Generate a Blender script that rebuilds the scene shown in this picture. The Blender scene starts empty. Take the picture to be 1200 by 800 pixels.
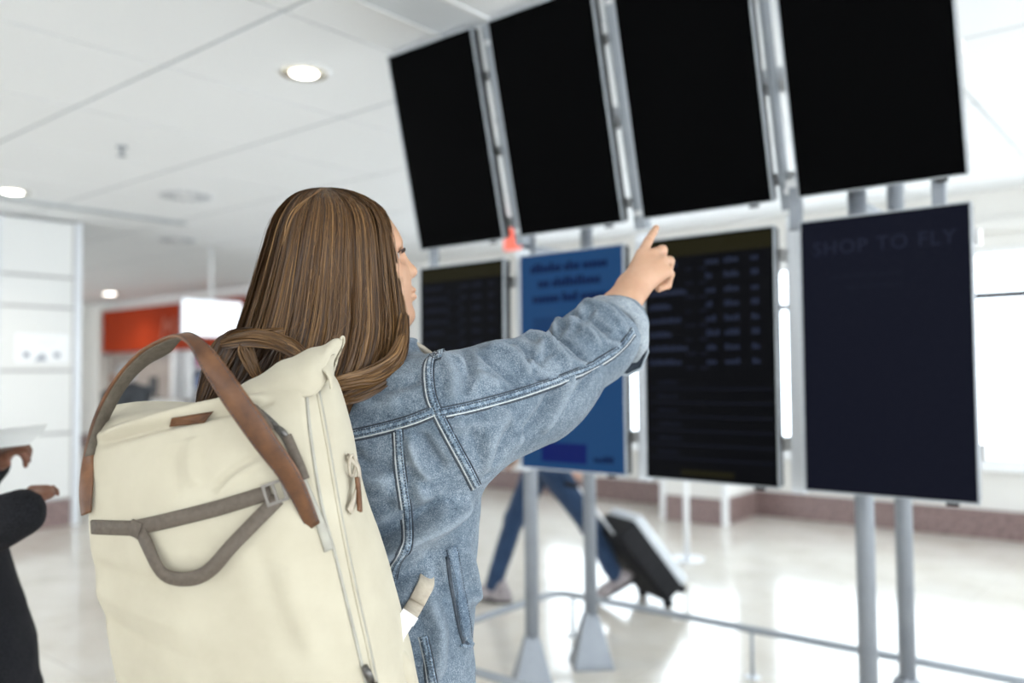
import bpy, bmesh, math, random
import numpy as np
from mathutils import Vector, Matrix
from mathutils.bvhtree import BVHTree

# ------------------------------------------------------------------ camera
SC = bpy.context.scene
COL = SC.collection
FPX, PITCH, ROLL, TH, CH = 1000.0, 0.0391, -0.0081, 0.8808, 1.40   # 1200x800 frame

def ray(px, py):
    """direction (unit camera depth) of a photo pixel in the building's axes"""
    a, b = (px - 600) / FPX, (400 - py) / FPX
    c, s = math.cos(ROLL), math.sin(ROLL)
    x, zz = c * a - s * b, s * a + c * b
    y = math.cos(PITCH) - zz * math.sin(PITCH)
    z = math.sin(PITCH) + zz * math.cos(PITCH)
    s, c = math.sin(TH), math.cos(TH)
    return Vector((x * s - y * c, x * c + y * s, z))

EYE = Vector((0, 0, CH))
def P(px, py, d):
    return EYE + ray(px, py) * d

cam_data = bpy.data.cameras.new('camera')
cam = bpy.data.objects.new('camera', cam_data)
COL.objects.link(cam)
_f = ray(600, 400)
_r = ray(1600, 400) - _f
_u = ray(600, -600) - _f
M = Matrix(((_r.x, _u.x, -_f.x), (_r.y, _u.y, -_f.y), (_r.z, _u.z, -_f.z)))
cam.matrix_world = Matrix.Translation(EYE) @ M.to_4x4()
cam_data.sensor_width = 36.0
cam_data.lens = FPX * 36.0 / 1200.0
cam_data.clip_start = 0.02
cam_data.dof.use_dof = True
cam_data.dof.focus_distance = 1.27
cam_data.dof.aperture_fstop = 2.0
SC.camera = cam

# ------------------------------------------------------------------ light
world = bpy.data.worlds.new('world')
SC.world = world
world.use_nodes = True
bg = world.node_tree.nodes['Background']
bg.inputs['Color'].default_value = (0.85, 0.93, 1.0, 1)
bg.inputs['Strength'].default_value = 4.0
SC.view_settings.view_transform = 'Standard'
SC.view_settings.look = 'None'
SC.view_settings.gamma = 1.0
SC.view_settings.use_curve_mapping = False
SC.view_settings.exposure = 0.46

# ------------------------------------------------------------------ helpers
WLOC = {}

def link(name, data, parent=None, loc=None):
    o = bpy.data.objects.new(name, data)
    COL.objects.link(o)
    if parent is not None:
        o.parent = parent
    if loc is not None:
        o.location = loc
    return o

def tag(o, label=None, cat=None, group=None, kind=None):
    if label: o['label'] = label
    if cat: o['category'] = cat
    if group: o['group'] = group
    if kind: o['kind'] = kind
    return o

def thing(name, label, cat, loc=(0, 0, 0), rot=(0, 0, 0), group=None):
    o = link(name, None)
    o.empty_display_size = 0.1
    o.location = loc
    o.rotation_euler = rot
    WLOC[o.name] = Vector(loc)
    return tag(o, label, cat, group)

def mat(name, color=(0.8, 0.8, 0.8), rough=0.5, metal=0.0, spec=0.5, emit=None, estr=0.0, **kw):
    m = bpy.data.materials.new(name)
    m.use_nodes = True
    b = m.node_tree.nodes['Principled BSDF']
    b.inputs['Base Color'].default_value = (*color, 1)
    b.inputs['Roughness'].default_value = rough
    b.inputs['Metallic'].default_value = metal
    b.inputs['Specular IOR Level'].default_value = spec
    if emit:
        b.inputs['Emission Color'].default_value = (*emit, 1)
        b.inputs['Emission Strength'].default_value = estr
    for k, v in kw.items():
        b.inputs[k].default_value = v
    return m

def nd(m, t, **kw):
    n = m.node_tree.nodes.new(t)
    for k, v in kw.items():
        if k.startswith('_'):
            setattr(n, k[1:], v)
        else:
            n.inputs[k].default_value = v
    return n

def lk(m, a, b):
    m.node_tree.links.new(a, b)

def bsdf(m):
    return m.node_tree.nodes['Principled BSDF']

def noise_color(m, cols, scale=5.0, detail=4.0, rough=0.55, coord='Object', stretch=(1, 1, 1), pos=(0.3, 0.7)):
    """colour = ramp(noise)"""
    tc = nd(m, 'ShaderNodeTexCoord')
    mp = nd(m, 'ShaderNodeMapping')
    mp.inputs['Scale'].default_value = stretch
    lk(m, tc.outputs[coord], mp.inputs['Vector'])
    n = nd(m, 'ShaderNodeTexNoise', Scale=scale, Detail=detail, Roughness=rough)
    lk(m, mp.outputs['Vector'], n.inputs['Vector'])
    r = nd(m, 'ShaderNodeValToRGB')
    el = r.color_ramp.elements
    el[0].position, el[1].position = pos
    el[0].color = (*cols[0], 1)
    el[1].color = (*cols[-1], 1)
    for i, c in enumerate(cols[1:-1]):
        e = el.new(pos[0] + (pos[1] - pos[0]) * (i + 1) / (len(cols) - 1))
        e.color = (*c, 1)
    lk(m, n.outputs['Fac'], r.inputs['Fac'])
    lk(m, r.outputs['Color'], bsdf(m).inputs['Base Color'])
    return n, r, mp

def bump(m, fac, strength=0.3, dist=0.01):
    b = nd(m, 'ShaderNodeBump', Strength=strength, Distance=dist)
    lk(m, fac, b.inputs['Height'])
    lk(m, b.outputs['Normal'], bsdf(m).inputs['Normal'])
    return b

def mesh_from(name, verts, faces, smooth=False):
    me = bpy.data.meshes.new(name)
    me.from_pydata([tuple(v) for v in verts], [], faces)
    me.validate()
    if smooth:
        me.polygons.foreach_set('use_smooth', [True] * len(me.polygons))
    me.update()
    return me

class MB:
    """collects shapes, then links them as ONE mesh object"""
    def __init__(s):
        s.v, s.f = [], []
    def add(s, verts, faces):
        o = len(s.v)
        s.v += [Vector(v) for v in verts]
        s.f += [tuple(i + o for i in f) for f in faces]
        return s
    def box(s, x0, x1, y0, y1, z0, z1, bevel=0.0):
        x0, x1 = min(x0, x1), max(x0, x1); y0, y1 = min(y0, y1), max(y0, y1); z0, z1 = min(z0, z1), max(z0, z1)
        if bevel <= 0:
            v = [(x, y, z) for z in (z0, z1) for y in (y0, y1) for x in (x0, x1)]
            return s.add(v, [(0, 2, 3, 1), (4, 5, 7, 6), (0, 1, 5, 4), (2, 6, 7, 3), (0, 4, 6, 2), (1, 3, 7, 5)])
        bm = bmesh.new()
        bmesh.ops.create_cube(bm, size=1.0)
        for v in bm.verts:
            v.co = Vector(((x0 + x1) / 2 + v.co.x * (x1 - x0), (y0 + y1) / 2 + v.co.y * (y1 - y0), (z0 + z1) / 2 + v.co.z * (z1 - z0)))
        bmesh.ops.bevel(bm, geom=bm.edges[:], offset=bevel, segments=2, profile=0.6, affect='EDGES')
        bm.verts.index_update()
        s.add([v.co.copy() for v in bm.verts], [[v.index for v in f.verts] for f in bm.faces])
        bm.free()
        return s
    def tube(s, pts, r, n=10, caps=True, flat=None):
        """round tube along points; r number or list"""
        pts = [Vector(p) for p in pts]
        rs = r if isinstance(r, (list, tuple)) else [r] * len(pts)
        t0 = (pts[1] - pts[0]).normalized()
        up = Vector((0, 0, 1)) if abs(t0.z) < 0.9 else Vector((1, 0, 0))
        nrm = t0.cross(up).normalized()
        o = len(s.v)
        for i, p in enumerate(pts):
            t = (pts[min(i + 1, len(pts) - 1)] - pts[max(i - 1, 0)]).normalized()
            nrm = (nrm - t * nrm.dot(t)).normalized()
            b = t.cross(nrm)
            for k in range(n):
                a = 2 * math.pi * k / n
                s.v.append(p + (nrm * math.cos(a) + b * math.sin(a)) * rs[i])
        for i in range(len(pts) - 1):
            for k in range(n):
                a, b2 = o + i * n + k, o + i * n + (k + 1) % n
                s.f.append((a, b2, b2 + n, a + n))
        if caps:
            s.f.append(tuple(o + k for k in reversed(range(n))))
            s.f.append(tuple(o + (len(pts) - 1) * n + k for k in range(n)))
        return s
    def lathe(s, prof, c=(0, 0, 0), n=24, sx=1, sy=1):
        """profile [(r, z)] turned about z at c"""
        o = len(s.v)
        for r, z in prof:
            for k in range(n):
                a = 2 * math.pi * k / n
                s.v.append(Vector((c[0] + r * sx * math.cos(a), c[1] + r * sy * math.sin(a), c[2] + z)))
        for i in range(len(prof) - 1):
            for k in range(n):
                a, b2 = o + i * n + k, o + i * n + (k + 1) % n
                s.f.append((a, b2, b2 + n, a + n))
        s.f.append(tuple(o + k for k in reversed(range(n))))
        s.f.append(tuple(o + (len(prof) - 1) * n + k for k in range(n)))
        return s
    def build(s, name, material, parent=None, smooth=False, loc=None):
        """vertices are given in world axes; parent's own location is taken off"""
        off = Vector((0, 0, 0))
        if parent is not None:
            off = WLOC.get(parent.name, Vector((0, 0, 0)))
        elif loc is not None:
            off = Vector(loc)
        me = mesh_from(name, [v - off for v in s.v], s.f, smooth)
        o = link(name, me, parent, loc if parent is None else None)
        WLOC[o.name] = off
        if material: me.materials.append(material)
        return o

def struct(o):
    o['kind'] = 'structure'
    return o

def catmull(pts, n=8):
    """smooth resampling of a polyline of equal-length tuples / vectors"""
    p = [np.array(q, float) for q in pts]
    out = []
    for i in range(len(p) - 1):
        a, b, c, d = p[max(i - 1, 0)], p[i], p[i + 1], p[min(i + 2, len(p) - 1)]
        for k in range(n):
            t = k / n
            out.append(0.5 * ((2 * b) + (c - a) * t + (2 * a - 5 * b + 4 * c - d) * t * t + (3 * b - a - 3 * c + d) * t ** 3))
    out.append(p[-1])
    return out

# ------------------------------------------------------------------ materials of the place
M_ceil = mat('white_ceiling_panel', (0.86, 0.87, 0.88), 0.75, spec=0.2)
_n, _r, _ = noise_color(M_ceil, [(0.87, 0.88, 0.89), (0.91, 0.92, 0.93)], 240, 2, coord='Object')
bump(M_ceil, _n.outputs['Fac'], 0.12, 0.002)
M_ceil_void = mat('dark_ceiling_void', (0.30, 0.31, 0.33), 0.8)
M_profile = mat('grey_ceiling_profile', (0.45, 0.48, 0.50), 0.5)
noise_color(M_profile, [(0.43, 0.46, 0.48), (0.47, 0.50, 0.52)], 9, 1)
M_floor = mat('cream_polished_stone', (0.74, 0.69, 0.61), 0.13, spec=0.8)
_n, _r, _ = noise_color(M_floor, [(0.55, 0.49, 0.41), (0.70, 0.65, 0.57), (0.76, 0.72, 0.65)], 2.3, 6, coord='Object', pos=(0.25, 0.6))
M_grout = mat('grey_floor_joint', (0.38, 0.36, 0.33), 0.7)
M_wall = mat('cream_painted_wall', (0.80, 0.78, 0.74), 0.6)
noise_color(M_wall, [(0.78, 0.76, 0.72), (0.82, 0.80, 0.76)], 1.5, 3)
M_base = mat('brown_granite_skirting', (0.2, 0.13, 0.12), 0.35)
noise_color(M_base, [(0.13, 0.08, 0.075), (0.24, 0.16, 0.15), (0.33, 0.24, 0.22)], 30, 5, pos=(0.3, 0.72))
M_panelw = mat('white_column_panel', (0.80, 0.80, 0.78), 0.45)
noise_color(M_panelw, [(0.78, 0.78, 0.76), (0.82, 0.82, 0.80)], 0.8, 2)
M_joint = mat('grey_panel_joint', (0.42, 0.41, 0.40), 0.6)
M_alu = mat('brushed_aluminium', (0.72, 0.74, 0.77), 0.4, metal=0.25)
noise_color(M_alu, [(0.68, 0.70, 0.73), (0.75, 0.77, 0.80)], 60, 3, stretch=(1, 1, 0.04))
M_alug = mat('grey_painted_steel', (0.3, 0.33, 0.36), 0.45, metal=0.3)
noise_color(M_alug, [(0.28, 0.305, 0.335), (0.33, 0.355, 0.385)], 8, 3)
M_white = mat('white_enamel', (0.86, 0.86, 0.86), 0.35)
noise_color(M_white, [(0.84, 0.84, 0.84), (0.88, 0.88, 0.88)], 6, 2)
M_black = mat('black_plastic', (0.012, 0.012, 0.013), 0.45)
noise_color(M_black, [(0.010, 0.010, 0.011), (0.016, 0.016, 0.017)], 40, 2)

# ------------------------------------------------------------------ the hall
ZC = 2.92
YW = 8.1                    # window wall
X0, X1, Y0, Y1 = -19.0, 6.0, -6.0, 8.1

# floor: stone slabs on a bed; the slabs that show are pieces of their own
fl = MB().box(X0, X1, Y0, Y1 + 0.3, -0.12, -0.004).build('floor', M_grout)
struct(fl)
TX, TY = 0.94, 1.02
slab_me = MB().box(0.0012, TX - 0.0012, 0.0012, TY - 0.0012, -0.02, 0.0)
_me = mesh_from('floor_slab', slab_me.v, slab_me.f)
_me.materials.append(M_floor)
def vis_floor(cx, cy):
    return cx * -0.6365 + cy * 0.771
slabs = []
nx0, nx1 = int((X0 + 4.0) / TX) - 1, int((X1 + 4.0) / TX)
for i in range(nx0, nx1):
    for j in range(-8, 8):
        x, y = -4.016 + i * TX, 1.86 + j * TY
        if x < X0 - .5 or x + TX > X1 + .6 or y + TY > Y1 + 1.2 or y < Y0 - 0.5: continue
        cx, cy = x + TX / 2, y + TY / 2
        d = cx * -0.6365 + cy * 0.7712
        lat = cx * 0.7712 + cy * 0.6365
        slabs.append((x, y, d > 0.3 and abs(lat) < 0.75 * d + 1.2 and d < 14))
far = MB()
for x, y, near in slabs:
    if near:
        link('floor_slab', _me, fl, (x, y, 0))
    else:
        far.box(x + .0012, x + TX - .0012, y + .0012, y + TY - .0012, -0.02, 0.0)
o = far.build('far_floor_slabs', M_floor, fl); o['kind'] = 'stuff'

# ceiling: panels hung under a dark void
ce = MB().box(X0, X1, Y0, Y1 + 0.3, ZC + 0.05, ZC + 0.16).build('ceiling', M_ceil_void)
struct(ce)
CX, CY = 0.97, 1.10
XJ, YJ = -2.955, 2.10
def panel_mesh(w, h, g):
    m = MB().box(g, w - g, 0.0105, h - 0.0105, ZC, ZC + 0.022, 0.003)
    me = mesh_from('ceiling_panel', m.v, m.f); me.materials.append(M_ceil)
    return me
pm = panel_mesh(CX, CY, 0.0075)
for i in range(-17, 10):
    for j in range(-8, 6):
        x, y = XJ + i * CX, YJ + j * CY
        if x < X0 - 0.6 or x + CX > X1 + .3 or y + CY > 8.75 or y < Y0 - .6: continue
        link('ceiling_panel', pm, ce, (x, y, 0))
m = MB()
for j in range(-8, 6):           # carrier rails that show in the long joints
    y = YJ + j * CY
    if Y0 < y < 8.05: m.box(X0, X1, y - 0.012, y + 0.012, ZC + 0.004, ZC + 0.03)
m.build('carrier_rail', M_profile, ce)
# linear slot of the air outlet
m = MB().box(-7.86, -7.74, 2.2, 4.4, ZC - 0.012, ZC + 0.01)
slot = m.build('slot_outlet', M_profile)
tag(slot, 'long narrow grey air slot set in the white ceiling before the panelled column', 'air vent')

# window wall
m = MB()
WZ0, WZ1 = 0.61, 2.44
WIN = [(-6.3, -3.75), (-3.45, -1.0), (-0.7, 1.8), (2.1, 4.6)]
m.box(X0, X1, YW, YW + 0.25, 0, WZ0)
m.box(X0, X1, YW, YW + 0.25, WZ1, ZC + 0.05)
xs = X0
for a, b in WIN:
    m.box(xs, a, YW, YW + 0.25, WZ0, WZ1); xs = b
m.box(xs, X1, YW, YW + 0.25, WZ0, WZ1)
wb = struct(m.build('wall_back', M_wall))
M_bar = mat('dark_window_bar', (0.03, 0.03, 0.035), 0.5); noise_color(M_bar, [(0.025, 0.025, 0.03), (0.04, 0.04, 0.045)], 9, 1)
M_glass = mat('window_glass', (0.95, 0.98, 1.0), 0.02, **{'Transmission Weight': 1.0, 'IOR': 1.02})
noise_color(M_glass, [(0.95, 0.98, 1.0), (0.97, 0.99, 1.0)], 0.5, 1)
for k, (a, b) in enumerate(WIN):
    m = MB()
    for x in (a, b - 0.05): m.box(x, x + 0.05, YW + 0.02, YW + 0.12, WZ0, WZ1)
    for z in (WZ0, WZ1 - 0.05): m.box(a, b, YW + 0.021, YW + 0.119, z, z + 0.05)
    w = struct(m.build('window_%d' % (k + 1), M_white))
    m = MB().box(a, b, YW + 0.04, YW + 0.10, 2.01, 2.075); m.build('glazing_bar', M_bar, w)
    MB().box(a + .05, b - .05, YW + 0.06, YW + 0.075, WZ0 + .05, 2.01).build('pane', M_glass, w)
    MB().box(a + .05, b - .05, YW + 0.06, YW + 0.075, 2.075, WZ1 - .05).build('pane', M_glass, w)
    MB().box(a - .04, b + .04, YW - 0.10, YW + 0.02, WZ0 - 0.04, WZ0, 0.008).build('window_sill', M_white, w)
# ledge line of the curtain box above the windows
struct(MB().box(-7.0, X1, YW - 0.07, YW, 2.56, 2.66, 0.01).build('trim_1', M_wall))
# skirting of granite pieces
bs = MB().box(X0, X1, YW - 0.018, YW, 0, 0.235).build('baseboard_back', M_joint); struct(bs)
px_ = MB().box(0.002, 1.198, YW - 0.03, YW - 0.012, 0.0, 0.24, 0.003)
sk = mesh_from('skirting_piece', px_.v, px_.f); sk.materials.append(M_base)
x = X0
while x < X1 - 1.2:
    link('skirting_piece', sk, bs, (x, 0, 0)); x += 1.2

# low box of the convector that stands out from the window wall
c = thing('convector_box', 'low cream box with brown stone base and white corner posts under the window wall', 'radiator cover', (-3.85, 7.7, 0))
MB().box(-4.13, -3.54, 7.31, 8.065, 0.24, 0.6, 0.006).build('casing', M_wall, c)
MB().box(-4.13, -3.54, 7.30, 8.065, 0.0, 0.24, 0.004).build('stone_base', M_base, c)
for x in (-4.18, -3.54):
    MB().box(x, x + 0.05, 7.285, 7.335, 0, 0.62, 0.004).build('corner_post', M_white, c)
MB().box(-4.20, -3.47, 7.27, 8.065, 0.605, 0.635, 0.006).build('lid', M_white, c)
# barrier post in front of it
c = thing('barrier_post', 'thin white metal post on a round foot before the low cream box', 'post', (-3.13, 5.845, 0))
MB().tube([(-3.13, 5.845, 0.012), (-3.13, 5.845, 0.95)], 0.022, 12).build('pole', M_white, c, True)
MB().lathe([(0.13, 0), (0.13, 0.01), (0.06, 0.02), (0.03, 0.03)], (-3.13, 5.845, 0)).build('foot', M_alu, c)

# the hall's other sides, behind the viewer; unseen openings sized for their light
m = MB().box(X0, X1, Y0 - 0.25, Y0, 0, 0.6).box(X0, X1, Y0 - 0.25, Y0, 2.5, ZC + 0.05)
for k in range(6):
    m.box(X0 + k * 4.9, X0 + k * 4.9 + (0.35 if k < 3 else 2.3), Y0 - 0.25, Y0, 0.6, 2.5)
struct(m.build('wall_front', M_wall))
struct(MB().box(X0 - 0.25, X0, Y0, 3.6, 0, 0.6).box(X0 - 0.25, X0, Y0, 3.6, 2.6, ZC + 0.05).box(X0 - 0.25, X0, 3.6, Y1 + 0.25, 0, ZC + 0.05).build('wall_far', M_wall))  # open stretch out of view, put in to brighten the far ceiling

# panelled column at the left
XF, YE = -8.5, 3.72
m = MB().box(XF - 1.2, XF - 0.02, 1.2, YE - 0.02, 0.0, ZC - 0.02)
col_ = struct(m.build('wall_left', M_joint))
zs = [0.255, 0.88, 1.475, 2.075, 2.365, ZC - 0.015]
for i in range(5):
    for y0, y1 in ((1.2, 2.98), (3.0, YE - 0.07)):
        MB().box(XF - 0.03, XF, y0 + 0.004, y1 - 0.004, zs[i] + 0.012, zs[i + 1] - 0.012, 0.003).build('wall_panel', M_panelw, col_)
for y0, y1 in ((1.2, 2.98), (3.0, YE - 0.07)):
    MB().box(XF - 0.03, XF + 0.004, y0 + 0.002, y1 - 0.002, 0.0, 0.25, 0.003).build('skirting_piece', M_base, col_)
MB().box(XF - 0.06, XF + 0.012, YE - 0.066, YE, 0.0, ZC - 0.012, 0.005).build('corner_profile', M_alu, col_)
MB().box(XF - 0.02, XF + 0.006, 2.978, 3.004, 0.0, ZC - 0.012).build('joint_profile', M_alu, col_)
MB().box(XF - 0.02, XF + 0.006, YE - 0.082, YE - 0.067, 0.0, ZC - 0.012).build('shadow_joint', M_joint, col_)
# notice stuck on it
c = thing('wall_notice', 'white rounded notice with small grey pictograms stuck on the panelled column', 'notice', (XF + 0.004, 3.37, 1.68))
M_notice = mat('notice_paper', (0.92, 0.93, 0.94), 0.4); noise_color(M_notice, [(0.91, 0.92, 0.93), (0.93, 0.94, 0.95)], 3, 1)
M_ink = mat('notice_ink', (0.28, 0.31, 0.36), 0.5); noise_color(M_ink, [(0.25, 0.28, 0.33), (0.32, 0.35, 0.4)], 30, 1)
MB().box(XF + 0.002, XF + 0.006, 3.13, 3.61, 1.55, 1.82, 0.0018).build('sheet', M_notice, c)
m = MB()
MB().box(XF + 0.006, XF + 0.008, 3.20, 3.255, 1.60, 1.645).build('pictogram', M_ink, c)
MB().box(XF + 0.006, XF + 0.008, 3.47, 3.525, 1.60, 1.645).build('pictogram', M_ink, c)
m = MB().add([(XF + 0.0075, 3.29, 1.565), (XF + 0.0075, 3.41, 1.575), (XF + 0.0075, 3.37, 1.64)], [(0, 1, 2)])
m.build('arrow', M_ink, c)
m = MB()
for k, (a, b) in enumerate(((3.27, 3.50), (3.30, 3.46), (3.18, 3.24))): m.box(XF + 0.006, XF + 0.007, a, b, 1.755 - k * .03, 1.762 - k * .03)
m.build('printed_line', M_panelw, c)

# ceiling fittings
M_lamp = mat('lamp_glow', (1, 1, 1), 0.4, emit=(1.0, 0.95, 0.86), estr=8.0)
M_refl = mat('lamp_reflector', (0.85, 0.82, 0.74), 0.22, metal=0.6); noise_color(M_refl, [(0.66, 0.60, 0.46), (0.74, 0.68, 0.54)], 30, 1)
def downlight(x, y, r, label, power=30):
    c = thing('downlight', label, 'ceiling lamp', (x, y, ZC), group='recessed ceiling lamps')
    MB().lathe([(r * .80, -0.006), (r * 1.0, -0.007), (r * 1.02, 0.0), (r * .80, 0.001)], (x, y, ZC), 32).build('trim_ring', M_white, c, True)
    MB().lathe([(r * .86, -0.0075), (r * .50, -0.0085), (r * .50, -0.0095), (r * .86, -0.0085)], (x, y, ZC), 32).build('reflector', M_refl, c, True)
    MB().lathe([(r * .50, -0.0096), (r * .46, -0.014), (r * .2, -0.018), (0.002, -0.019)][::-1], (x, y, ZC), 24).build('bulb', M_lamp, c, True)
    ld = bpy.data.lights.new('downlight_beam', 'SPOT'); ld.energy = power; ld.color = (1, 0.94, 0.84)
    ld.spot_size = 2.3; ld.spot_blend = 0.8; ld.shadow_soft_size = r * .6
    lo = link('downlight_beam', ld, c, (0, 0, -0.06))
    return c
downlight(-3.47, 2.59, 0.135, 'round glowing downlight nearest the hanging screens')
downlight(-7.48, 2.72, 0.15, 'round glowing downlight at the left edge above the panelled column')
downlight(-15.3, 7.2, 0.2, 'small far downlight above the orange shop front', 45)
for x, y, lab in ((1.6, 2.59, 0), (1.6, -2.0, 1), (-2.2, -1.6, 2), (-6.5, -1.6, 3)):  # out-of-view downlights, added to brighten the hall
    downlight(x, y, 0.135, ('unseen added downlight in the ceiling right of the screens', 'unseen added downlight in the ceiling behind the viewer at the right',
              'unseen added downlight in the ceiling right above the viewer', 'unseen added downlight in the ceiling behind the viewer at the left')[lab])

def diffuser(x, y, r, label):
    c = thing('air_diffuser', label, 'air vent', (x, y, ZC), group='round ceiling diffusers')
    MB().lathe([(r, -0.004), (r * .98, -0.009), (r * .1, -0.009)], (x, y, ZC), 32).build('plate', M_ceil, c, True)
    for k in range(16):
        a = 2 * math.pi * k / 16
        d, n = Vector((math.cos(a), math.sin(a), 0)), Vector((-math.sin(a), math.cos(a), 0))
        p = Vector((x, y, ZC - 0.0105))
        w = 0.016
        v = [p + d * r * .38 - n * w * .5, p + d * r * .38 + n * w * .5, p + d * r * .86 + n * w, p + d * r * .86 - n * w]
        MB().add(v + [q + Vector((0, 0, 0.002)) for q in v], [(0, 3, 2, 1), (4, 5, 6, 7), (0, 1, 5, 4), (1, 2, 6, 5), (2, 3, 7, 6), (3, 0, 4, 7)]).build('slot', M_alug, c)
    return c
diffuser(-6.6, 3.73, 0.24, 'round slotted air diffuser in the ceiling, nearer of the two')
diffuser(-8.81, 4.89, 0.22, 'round slotted air diffuser in the ceiling, smaller and farther one')
c = thing('sprinkler', 'tiny dark sprinkler head hanging from the white ceiling', 'sprinkler', (-5.51, 2.66, ZC))
MB().lathe([(0.035, 0), (0.035, -0.008), (0.012, -0.012), (0.012, -0.05)][::-1], (-5.51, 2.66, ZC), 14).build('stem', M_alug, c, True)
MB().lathe([(0.03, -0.062), (0.03, -0.058), (0.008, -0.05)], (-5.51, 2.66, ZC), 12).build('deflector', M_alug, c)
M_hatch = mat('pale_grey_hatch', (0.72, 0.75, 0.78), 0.5); noise_color(M_hatch, [(0.70, 0.73, 0.76), (0.74, 0.77, 0.80)], 5, 1)
# grey light panel above the screens
c = thing('ceiling_hatch', 'grey recessed ceiling panel above the hanging screens', 'ceiling panel', (-2.43, 2.3, ZC))
MB().box(-2.62, -2.36, 1.2, 2.74, ZC - 0.006, ZC - 0.001).build('plate', M_hatch, c)
m = MB().box(-2.64, -2.62, 1.2, 2.76, ZC - 0.012, ZC - 0.001).box(-2.36, -2.34, 1.2, 2.76, ZC - 0.012, ZC - 0.001).box(-2.62, -2.36, 2.74, 2.76, ZC - 0.0119, ZC - 0.001)
m.build('frame', M_white, c)

# ------------------------------------------------------------------ far shop at the end of the hall
M_orange = mat('orange_red_fascia', (0.52, 0.075, 0.02), 0.7, spec=0.1); noise_color(M_orange, [(0.30, 0.030, 0.006), (0.38, 0.042, 0.010)], 0.6, 2)
M_red2 = mat('pale_red_letter', (0.62, 0.16, 0.08), 0.5); noise_color(M_red2, [(0.42, 0.085, 0.04), (0.46, 0.1, 0.05)], 3, 1)
M_taupe = mat('taupe_wall_panel', (0.34, 0.29, 0.26), 0.6); noise_color(M_taupe, [(0.31, 0.26, 0.23), (0.37, 0.32, 0.29)], 2, 2)

def text_mesh(body, size, extrude=0.0, align='LEFT', shear=0.0, spacing=1.0):
    cu = bpy.data.curves.new('lettering', 'FONT')
    cu.body, cu.size, cu.extrude, cu.align_x = body, size, extrude, align
    cu.shear = shear; cu.space_character = spacing; cu.resolution_u = 3
    o = bpy.data.objects.new('lettering', cu); COL.objects.link(o)
    bpy.context.view_layer.update()
    me = bpy.data.meshes.new_from_object(o.evaluated_get(bpy.context.evaluated_depsgraph_get()))
    bpy.data.objects.remove(o); bpy.data.curves.remove(cu)
    return me

sh = thing('shop', 'far shop front with an orange red fascia board and pale pillars', 'shop', (-14.5, 7.95, 0))
MB().box(-17.0, -12.2, 7.86, 8.08, 1.90, 2.72, 0.01).build('fascia', M_orange, sh)
lm = text_mesh('MA', 0.62, 0.012, shear=0.25)
lo = link('lettering', lm, sh); lo.rotation_euler = (math.pi / 2, 0, 0); lo.location = (-14.75 + 14.5, 7.845 - 7.95, 2.06); lm.materials.append(M_red2)
MB().box(-17.3, -17.02, 7.80, 8.08, 0.24, 2.75, 0.008).build('pillar', M_wall, sh)
MB().box(-16.95, -14.4, 8.00, 8.085, 0.24, 1.88).build('back_panel', M_taupe, sh)
MB().box(-14.3, -12.4, 7.98, 8.085, 0.24, 1.88).build('back_panel', M_white, sh)
MB().box(-14.35, -14.2, 7.84, 8.08, 0.24, 1.89, 0.005).build('pillar', M_white, sh)
M_gold = mat('ochre_poster', (0.55, 0.3, 0.05), 0.5); noise_color(M_gold, [(0.5, 0.26, 0.04), (0.6, 0.35, 0.08)], 3, 2)
po = MB().box(-12.10, -11.5, 8.06, 8.094, 1.85, 2.15).build('poster', M_gold); tag(po, 'ochre poster on the far wall beneath the hanging screen', 'poster')
po = MB().box(-17.85, -17.45, 8.06, 8.094, 1.93, 2.10).build('direction_sign', M_gold); tag(po, 'small dim ochre sign on the far wall left of the orange fascia', 'sign')
# counter with a till
ct = thing('shop_counter', 'white service counter standing before the far shop', 'counter', (-13.6, 7.3, 0))
MB().box(-14.6, -12.6, 7.1, 7.55, 0.0, 1.0, 0.01).build('body', M_white, ct)
MB().box(-14.65, -12.55, 7.05, 7.6, 1.0, 1.04, 0.008).build('worktop', M_wall, ct)
tl = thing('till', 'dark till screen standing on the far white counter', 'till', (-13.9, 7.3, 1.04))
MB().box(-14.03, -13.77, 7.27, 7.30, 1.16, 1.42, 0.008).build('monitor', M_black, tl)
MB().box(-13.93, -13.87, 7.30, 7.33, 1.05, 1.25).build('stand', M_black, tl)
MB().box(-14.0, -13.8, 7.22, 7.42, 1.04, 1.055).build('foot', M_black, tl)
# goods rack
rk = thing('goods_rack', 'slim rack of small coloured packets beside the far counter', 'rack', (-11.9, 7.2, 0))
MB().box(-12.15, -12.12, 7.0, 7.4, 0, 1.75).box(-11.68, -11.65, 7.0, 7.4, 0, 1.75).build('side_panel', M_alug, rk)
pal = [(0.5, 0.1, 0.25), (0.1, 0.15, 0.35), (0.25, 0.25, 0.3), (0.6, 0.5, 0.45), (0.12, 0.12, 0.14)]
pms = []
for i, cc in enumerate(pal):
    pmx = mat('packet_print_%d' % i, cc, 0.5); noise_color(pmx, [tuple(v * .8 for v in cc), tuple(min(1, v * 1.25) for v in cc)], 8, 2); pms.append(pmx)
random.seed(5)
for k in range(5):
    z = 0.25 + k * 0.32
    MB().box(-12.12, -11.68, 7.0, 7.4, z, z + 0.02).build('shelf', M_white, rk)
for k in range(5):
    z = 0.27 + k * 0.32
    for q in range(3):
        x = -12.09 + q * 0.135
        ci = random.randrange(5)
        pk = MB().box(x, x + 0.11, 7.03, 7.1, z, z + random.uniform(.16, .26), 0.006).build('packet', pms[ci])
        tag(pk, '%s packet, %s on the %s shelf of the slim far rack' % (('crimson', 'navy', 'grey', 'beige', 'black')[ci], ('left', 'middle', 'right')[q], ('lowest', 'second lowest', 'middle', 'second highest', 'top')[k]), 'packet', 'packets on the far rack')

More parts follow.
